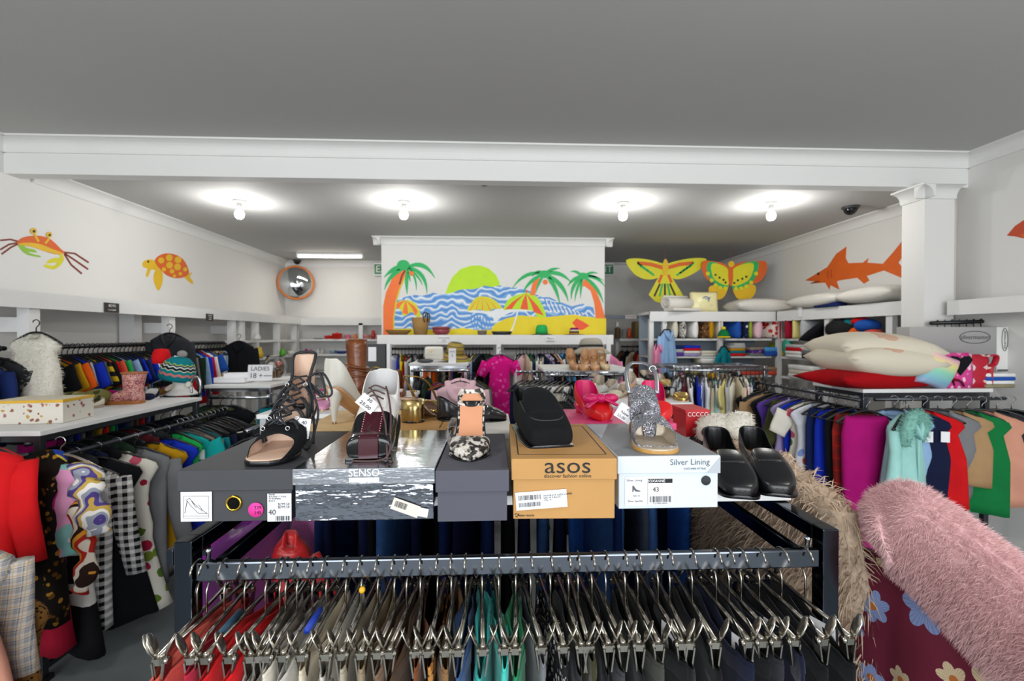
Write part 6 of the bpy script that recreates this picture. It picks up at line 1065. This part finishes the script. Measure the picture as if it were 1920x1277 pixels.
hp=[(0,.0),(-.05,.06),(-.075,.1),(-.055,.125),(-.02,.12),(0,.105),(.02,.12),(.055,.125),(.075,.1),(.05,.06)]; MB().plate([(x,-.047,.08+z*.95) for x,z in hp],(0,-1,0),.003).build('heart_patch',cloth('black'),T); MB().box((-.07,-.056,.14),(.04,.002,.045)).build('price_tag',tagm,T); MB().tube(cat([(-.03,-.04,.02),(-.05,-.055,.05),(-.01,-.06,.045),(.02,-.05,.015)],4),.005,6).build('cord',cloth('burgundy'),T)
dm=NT('red diamond print',.6); f=dm.xyz(); fr=lambda v:dm.math('ABSOLUTE',dm.math('SUBTRACT',dm.math('FRACT',dm.math('MULTIPLY',v,12)),.5)); dm.color(dm.mix(dm.math('LESS_THAN',dm.math('ADD',fr(f[0]),fr(f[2])),.24),lin('#b5122e'),lin('#d9c3bd'))); dm=dm.m
p=at(1832,727,Y=2.68); T=thing('fabric_bag','red bag with pale diamonds beside the pink patterned bag','bag',(p.x,2.70,PZ)); MB().loft([[V((x*.075*(1+.15*sin(z*40)),y*.03*k,z)) for x,y in ((-1,-.6),(-.6,-1.2),(0,-.7),(.5,-1.3),(1,-.6),(1,.6),(.7,1),(-.7,1),(-1,.6))] for z,k in ((0,1),(.05,1.1),(.11,1.1),(.17,1),(.205,.4))]).build('body',dm,T); MB().tube(cat([(.04,-.03,.19),(.09,-.045,.2),(.1,-.03,.15),(.06,-.04,.12),(.07,-.03,.02)],5),.016,8,flat=.4).build('ruffle',dm,T)
p0=at(1706,620,Y=2.86); p1=at(1868,727,Y=2.86); p2=at(1896,727,Y=2.86); gz=at(1780,613,Y=2.86).z; T=thing('appliance_box','large grey and white carton with oval logo on the right rack','box',((p0.x+p2.x)/2,2.91,PZ)); w=p2.x-p0.x; h=gz-PZ; gb=NT('grey carton',.5); f=gb.xyz(); gb.color(gb.ramp(gb.math('MULTIPLY',f[2],1/h),[(0,'#6d6a6c'),(.22,'#6d6a6c'),(.24,'#8b888a'),(.9,'#a5a3a2')],'LINEAR')); gb=gb.m
wf_=(p1.x-p0.x); MB().box((-w/2+wf_/2,0,h/2),(wf_,.10,h)).build('front_panel',gb,T,bevel=.003); MB().box((w/2-(w-wf_)/2,0,h/2),(w-wf_,.104,h)).build('end_panel',mat('white carton','#e4e4e0',.5,0,.03),T,bevel=.003)
lg=mat('dark grey print','#56565a',.6,0,0); c0=-w/2+wf_*.745
MB().tube([(c0+.105*cos(k*pi/20),-.0515,h*.82+.04*sin(k*pi/20)) for k in range(40)],.0025,6,closed=True).build('logo_oval',lg,T); txt(T,'silvermaster',.04,(c0,-.0515,h*.82),FRONT,lg); c1=w/2-(w-wf_)/2; MB().tube([(c1+.02*cos(k*pi/20),-.054,h*.78+.075*sin(k*pi/20)) for k in range(40)],.0018,6,closed=True).build('logo_oval',lg,T); txt(T,'silvermaster',.025,(c1,-.054,h*.78),(pi/2,-pi/2,0),lg); MB().box((c1,-.0535,h*.24),((w-wf_)*.98,.001,h*.04)).build('stripe',lg,T)
folded('blue and white folded bedding at the far right edge behind the carton',(3.12,2.75,PZ),.2,.2,.09,['khaki','white','blue','white']); 
# ---------- goods on the left counter
CZ=NH+.001
def on(px,py): return at(px,py,Z=CZ)
p=on(45,797); T=thing('gift_box','cream box printed with teddy bears with a yellow lid rim on the left counter','box',(p.x-.02,p.y+.12,CZ),(0,0,.12)); tb=blobs('teddy print','#d0cbc0',['#8a5f4c','#d0cbc0','#b8904c','#a06a70'],38,.30,.7); MB().box((0,0,.05),(.30,.2,.10)).build('body',tb,T,bevel=.002); MB().box((0,0,.106),(.305,.205,.012)).build('lid_rim',mat('yellow rim','#d0a42c',.6,0,.05),T); MB().box((0,0,.1125),(.27,.17,.002)).build('lid_top',mat('cream lid','#cfc8b4',.6,0,.1,30),T)
for k,(h,tq,l) in enumerate((((150,766),(92,776),'white ballet flat on the left counter, front one'),((168,765),(118,772),'white ballet flat on the left counter, rear one'))): 
    T=pump('ballet_flat',l,h,tq,CZ,mat('white satin','#d6ccbc',.4,0,.06),cha,.008,.2,.035,heelp='block',pointed=False,grp='shoes on the left counter')
cm=PATS['camouflage']('camo cloth')
for px,py,d,r,l in ((130,757,(.10,.05,.035),.3,'camouflage cap body crumpled on the left counter'),(172,762,(.07,.06,.05),.9,'camouflage cloth bundle left of the pink boot')):
    p=on(px,py); o=MB().ell((0,0,.0),d,18).build('camouflage_cap' if 'cap' in l else 'cloth_bundle',cm); o.location=(p.x,p.y+.04,CZ+d[2]); o.rotation_euler=(0,0,r); tag(o,l,'cap' if 'cap' in l else 'cloth')
lp=NT('pink leopard boot',.35,0); v=lp.voro(85); lp.color(lp.ramp(lp.math('ADD',v,lp.math('MULTIPLY',lp.noise(60,2),.25)),[(0,'#d9a9a4'),(.42,'#8a3a4c'),(.58,'#3a1418'),(.66,'#c98d80')])).bump(v,.2); lp=lp.m; tn_=mat('tan rubber','#9c5c24',.5,0,.08)
p=on(252,757); T=thing('rain_boot','pink animal print boot with tan sole on the left counter','boot',(p.x,p.y+.02,CZ),(0,0,pi/2+.15)); 
MB().loft([[V((hx*cos(2*pi*k/20),.02+cy+hy*sin(2*pi*k/20),z)) for k in range(20)] for z,cy,hx,hy in ((.02,.0,.04,.05),(.06,.0,.043,.052),(.1,-.002,.045,.054),(.15,-.006,.05,.06),(.19,-.008,.054,.066))],True,False).build('shaft',lp,T,solid=.004); o,rows=shoe([(-.035,.02,.008,.07,178,0),(-.02,.036,.008,.09,178,0),(.03,.042,.008,.1,179,0),(.08,.042,.008,.085,179,0),(.13,.045,.008,.06,179,0),(.165,.036,.008,.045,179,0),(.18,.015,.01,.03,179,0)],[lp],None,19,3,0,name='foot_upper',parent=T); sole(rows,tn_,T,.004,.01,up=.012); MB().tube([(.055*cos(k*pi/10),.012+.067*sin(k*pi/10),.19) for k in range(20)],.005,8,closed=True).build('top_binding',tn_,T)
T=pump('sandal','purple sandal behind the pink animal print boot',(215,745),(185,752),CZ,cloth('purple'),cloth('magenta'),.01,.18,.03,heelp='block',pointed=False,grp='shoes on the left counter'); T=pump('slipper','animal print slipper beside the mannequin head',(318,738),(288,742),CZ,PATS['leopard print']('leopard slipper'),furw,.01,.17,.045,heelp='block',pointed=False,grp='shoes on the left counter'); 
pump('slipper','dark blue slipper left of the mannequin head',(292,745),(272,752),CZ,cloth('navy'),cloth('white'),.008,.16,.045,heelp='block',pointed=False,grp='shoes on the left counter')
p=on(330,742); T=thing('mannequin_head','white foam display head under the knitted beanie on the left counter','head',(p.x,p.y+.06,CZ)); mw=mat('white foam','#d9d7d2',.7,0,.03); MB().loft([[V((hx*cos(2*pi*k/18),cy+hy*sin(2*pi*k/18),z)) for k in range(18)] for z,cy,hx,hy in ((0,0,.10,.085),(.012,0,.10,.085),(.03,.01,.075,.065),(.06,.015,.055,.055),(.1,.01,.06,.065),(.15,0,.07,.085),(.2,.01,.07,.08),(.235,.02,.045,.05))]).build('head',mw,T); MB().ell((0,-.085,.13),(.014,.02,.022),10).build('nose',mw,T)
kb=NT('teal fair isle knit',.95); f=kb.xyz(); zz=kb.math('ADD',kb.math('MULTIPLY',f[2],7.5),kb.math('MULTIPLY',kb.math('PINGPONG',kb.math('MULTIPLY',kb.math('ARCTAN2',f[1],f[0]),2.2),.5),.16)); kb.color(kb.ramp(kb.math('FRACT',zz),[(0,'#0f7480'),(.18,'#c9736e'),(.3,'#117a80'),(.46,'#d8d3b0'),(.5,'#13202e'),(.62,'#c9d0c4'),(.68,'#1c2c50'),(.76,'#b7c94a'),(.8,'#0f7480')])).bump(kb.noise(220,1),.3); kb=kb.m
p=at(330,700,Y=on(330,742).y+.05); T2=thing('knitted_beanie','teal patterned knitted beanie with pompom tilted on the foam head','hat',(p.x+.005,p.y,CZ+.13),(0,R(14),0)); MB().lathe([(.105,-.02),(.11,.0),(.108,.05),(.09,.10),(.055,.135),(.012,.15),(.002,.151)],26,cap=False).build('crown',kb,T2,solid=.006); MB().ell((0,0,.165),(.032,.032,.026),12).build('pompom',mat('grey wool','#8d8a88',.95,0,.2,80),T2); MB().box((-.02,-.09,.1),(.03,.002,.035)).build('price_tag',tagm,T2,None,(-.5,0,0)); MB().ell((.11,-.03,-.03),(.022,.022,.025),10).build('tassel',furw,T2)
p=at(312,655,Y=3.4); T=thing('knitted_hat','bright red knitted hat in front of the charcoal zip jacket','hat',(p.x,3.35,at(312,668,Y=3.35).z),(0,0,0)); MB().lathe([(.055,-.05),(.058,-.01),(.05,.03),(.04,.05),(.002,.055)],16).build('crown',cloth('red'),T)
p=at(368,740,Z=CZ); o=MB().tube(cat([(0,0,0),(0,0,.1),(.03,0,.13),(.06,0,.1),(.06,0,.0)],4),.008,8).build('display_hook',chrome); o.location=(p.x-.02,p.y-.02,CZ); tag(o,'chrome arch at the end of the left counter','display stand')
p=at(75,718,X=-2.72); garment('tee','magenta',p,.1,'magenta child t-shirt on low hook below the white fur vest','',.15,.3,.03,81); hanger('black',p,.1,'black hanger holding the magenta child t-shirt','post hangers',.14,True)
# ---------- shaggy coat on the right end of the foreground rack
sh=mat('beige shaggy pile','#c0aa94',.9,0,.35,130); o=gm('coat',.3,.72,.07,7,28).build('shaggy_coat',sh); o.location=(CX1+.125,1.3,1.285); o.rotation_euler=(0,0,pi/2+.1); fz=MB()
fur(o,fz,15000,.045,.0016,2,.55,.6); q=fz.build('shaggy_pile',sh,o); q['kind']='stuff'; tag(o,'beige shaggy coat hanging at the right end of the foreground rack','coat')
# ---------- pink fur and burgundy floral garment in the right foreground
pf=NT('pink faux fur',.9,Sheen_Weight=.3); pf.color(pf.mix(pf.noise(6,3),lin('#cc9c9f'),lin('#eac4c4'))); pf=pf.m
C=[at(px,py,Y=Y) for px,py,Y in ((1632,990,.93),(1680,985,.90),(1740,1025,.85),(1810,1085,.79),(1880,1150,.73),(1960,1225,.67),(2060,1310,.6))]
c0=C[0]; P=cat([p-c0 for p in C],4); rr=[.03,.06,.079,.088,.092,.094,.096]+[.097]*40
m=MB(); m.tube(P,[rr[min(i,39)] for i in range(len(P))],20,flat=.62,up=(1,-.6,-.3)); o=m.build('fur_stole',pf,sub=0); o.location=c0; fz=MB(); fur(o,fz,48000,.017,.0004,9,.4,.15,(.3,-.15,-.35)); q=fz.build('fur_pile',pf,o); q['kind']='stuff'; tag(o,'pale pink fluffy faux fur draped over the burgundy floral garment','fur stole')
def flowers(key,base,cols,sc,cen):
    t=NT(key,.8); f=t.xyz(); v=t.n('CombineXYZ',{0:f[0],1:f[2]}).outputs[0]; vn=t.n('TexVoronoi',{'Vector':v,'Scale':sc,'Randomness':.8},voronoi_dimensions='2D'); w=t.n('VectorMath',{0:t.n('VectorMath',{0:v,1:(sc,sc,sc)},operation='MULTIPLY').outputs[0] if 0 else v,1:vn.outputs['Position']},operation='SUBTRACT').outputs[0]; s=t.n('SeparateXYZ',{0:w}).outputs; an=t.math('ARCTAN2',s[1],s[0]); rc=t.n('SeparateColor',{0:vn.outputs['Color']}).outputs; ra=t.math('MULTIPLY',t.math('SQRT',t.math('ADD',t.math('MULTIPLY',s[0],s[0]),t.math('MULTIPLY',s[1],s[1]))),sc)
    pet=t.math('ADD',.30,t.math('MULTIPLY',t.math('ABSOLUTE',t.math('COSINE',t.math('ADD',t.math('MULTIPLY',an,3.),t.math('MULTIPLY',rc[1],6.)))),.17)); ins=t.math('LESS_THAN',ra,t.math('MULTIPLY',pet,t.math('ADD',.55,t.math('MULTIPLY',rc[2],.55)))); n=len(cols)
    col=t.ramp(rc[0],[(i/n,c) for i,c in enumerate(cols)]); vein=t.math('LESS_THAN',t.math('FRACT',t.math('MULTIPLY',an,5.)),.16); col=t.mix(t.math('MULTIPLY',vein,.55),col,lin('#5a2a3c')); col=t.mix(t.math('LESS_THAN',ra,.08),col,lin(cen)); t.color(t.mix(ins,lin(base),col)); return t.m
fl=flowers('burgundy floral','#640e2c',['#6d7fae','#d0bb98','#8a2038','#c97a2a','#7f94c4','#d4c2a4','#d0bb98'],10.5,'#b5682a')
a=at(1645,1050,Y=.98); b=at(1900,1260,Y=.72); d=(b-a); ang=math.atan2(d.y,d.x)
def drape():
    m=MB(); n=22; rings=[]
    for i in range(9):
        t=i/8; R_=[]
        for j in range(n):
            u=j/(n-1); q=a.lerp(b,u*1.25-.02); out=V((-.5,-.35,0)).normalized(); z=q.z+.02-t*.8; k=.015*sin(u*17+t*2)*(t+.1)+.05*t*(1-u*.5)
            R_.append(V((q.x,q.y,0))+out*(.0+k+.03*sin(pi*min(1,t*3))*.5)+V((-.05*t*(1-u),.0,z)))
        rings.append(R_)
    m.loft([[p-a for p in r] for r in rings],False,False,closed=False); return m
Mi=Matrix.Rotation(-ang,4,'Z'); mm=drape(); mm.v=[tuple(Mi@V(p)) for p in mm.v]; o=mm.build('floral_dress',fl,solid=.03); o.location=a; o.rotation_euler=(0,0,ang); tag(o,'burgundy dress with blue and cream flowers in the bottom right corner','dress')
p=at(1588,1170,Z=0); o=MB().tube([(.42*cos(k*pi/24),.42*sin(k*pi/24),.012) for k in range(48)],.012,8,closed=True).build('hula_hoop',mat('blue hoop','#2f6f8f',.4,0,.05)); o.location=(p.x-.1,p.y-.05,0); tag(o,'blue hoop lying on the floor right of the foreground rack','hoop')
dup=[k for k,v in USED.items() if len(v)>1]
for k in dup: print('DUP',k,USED[k])
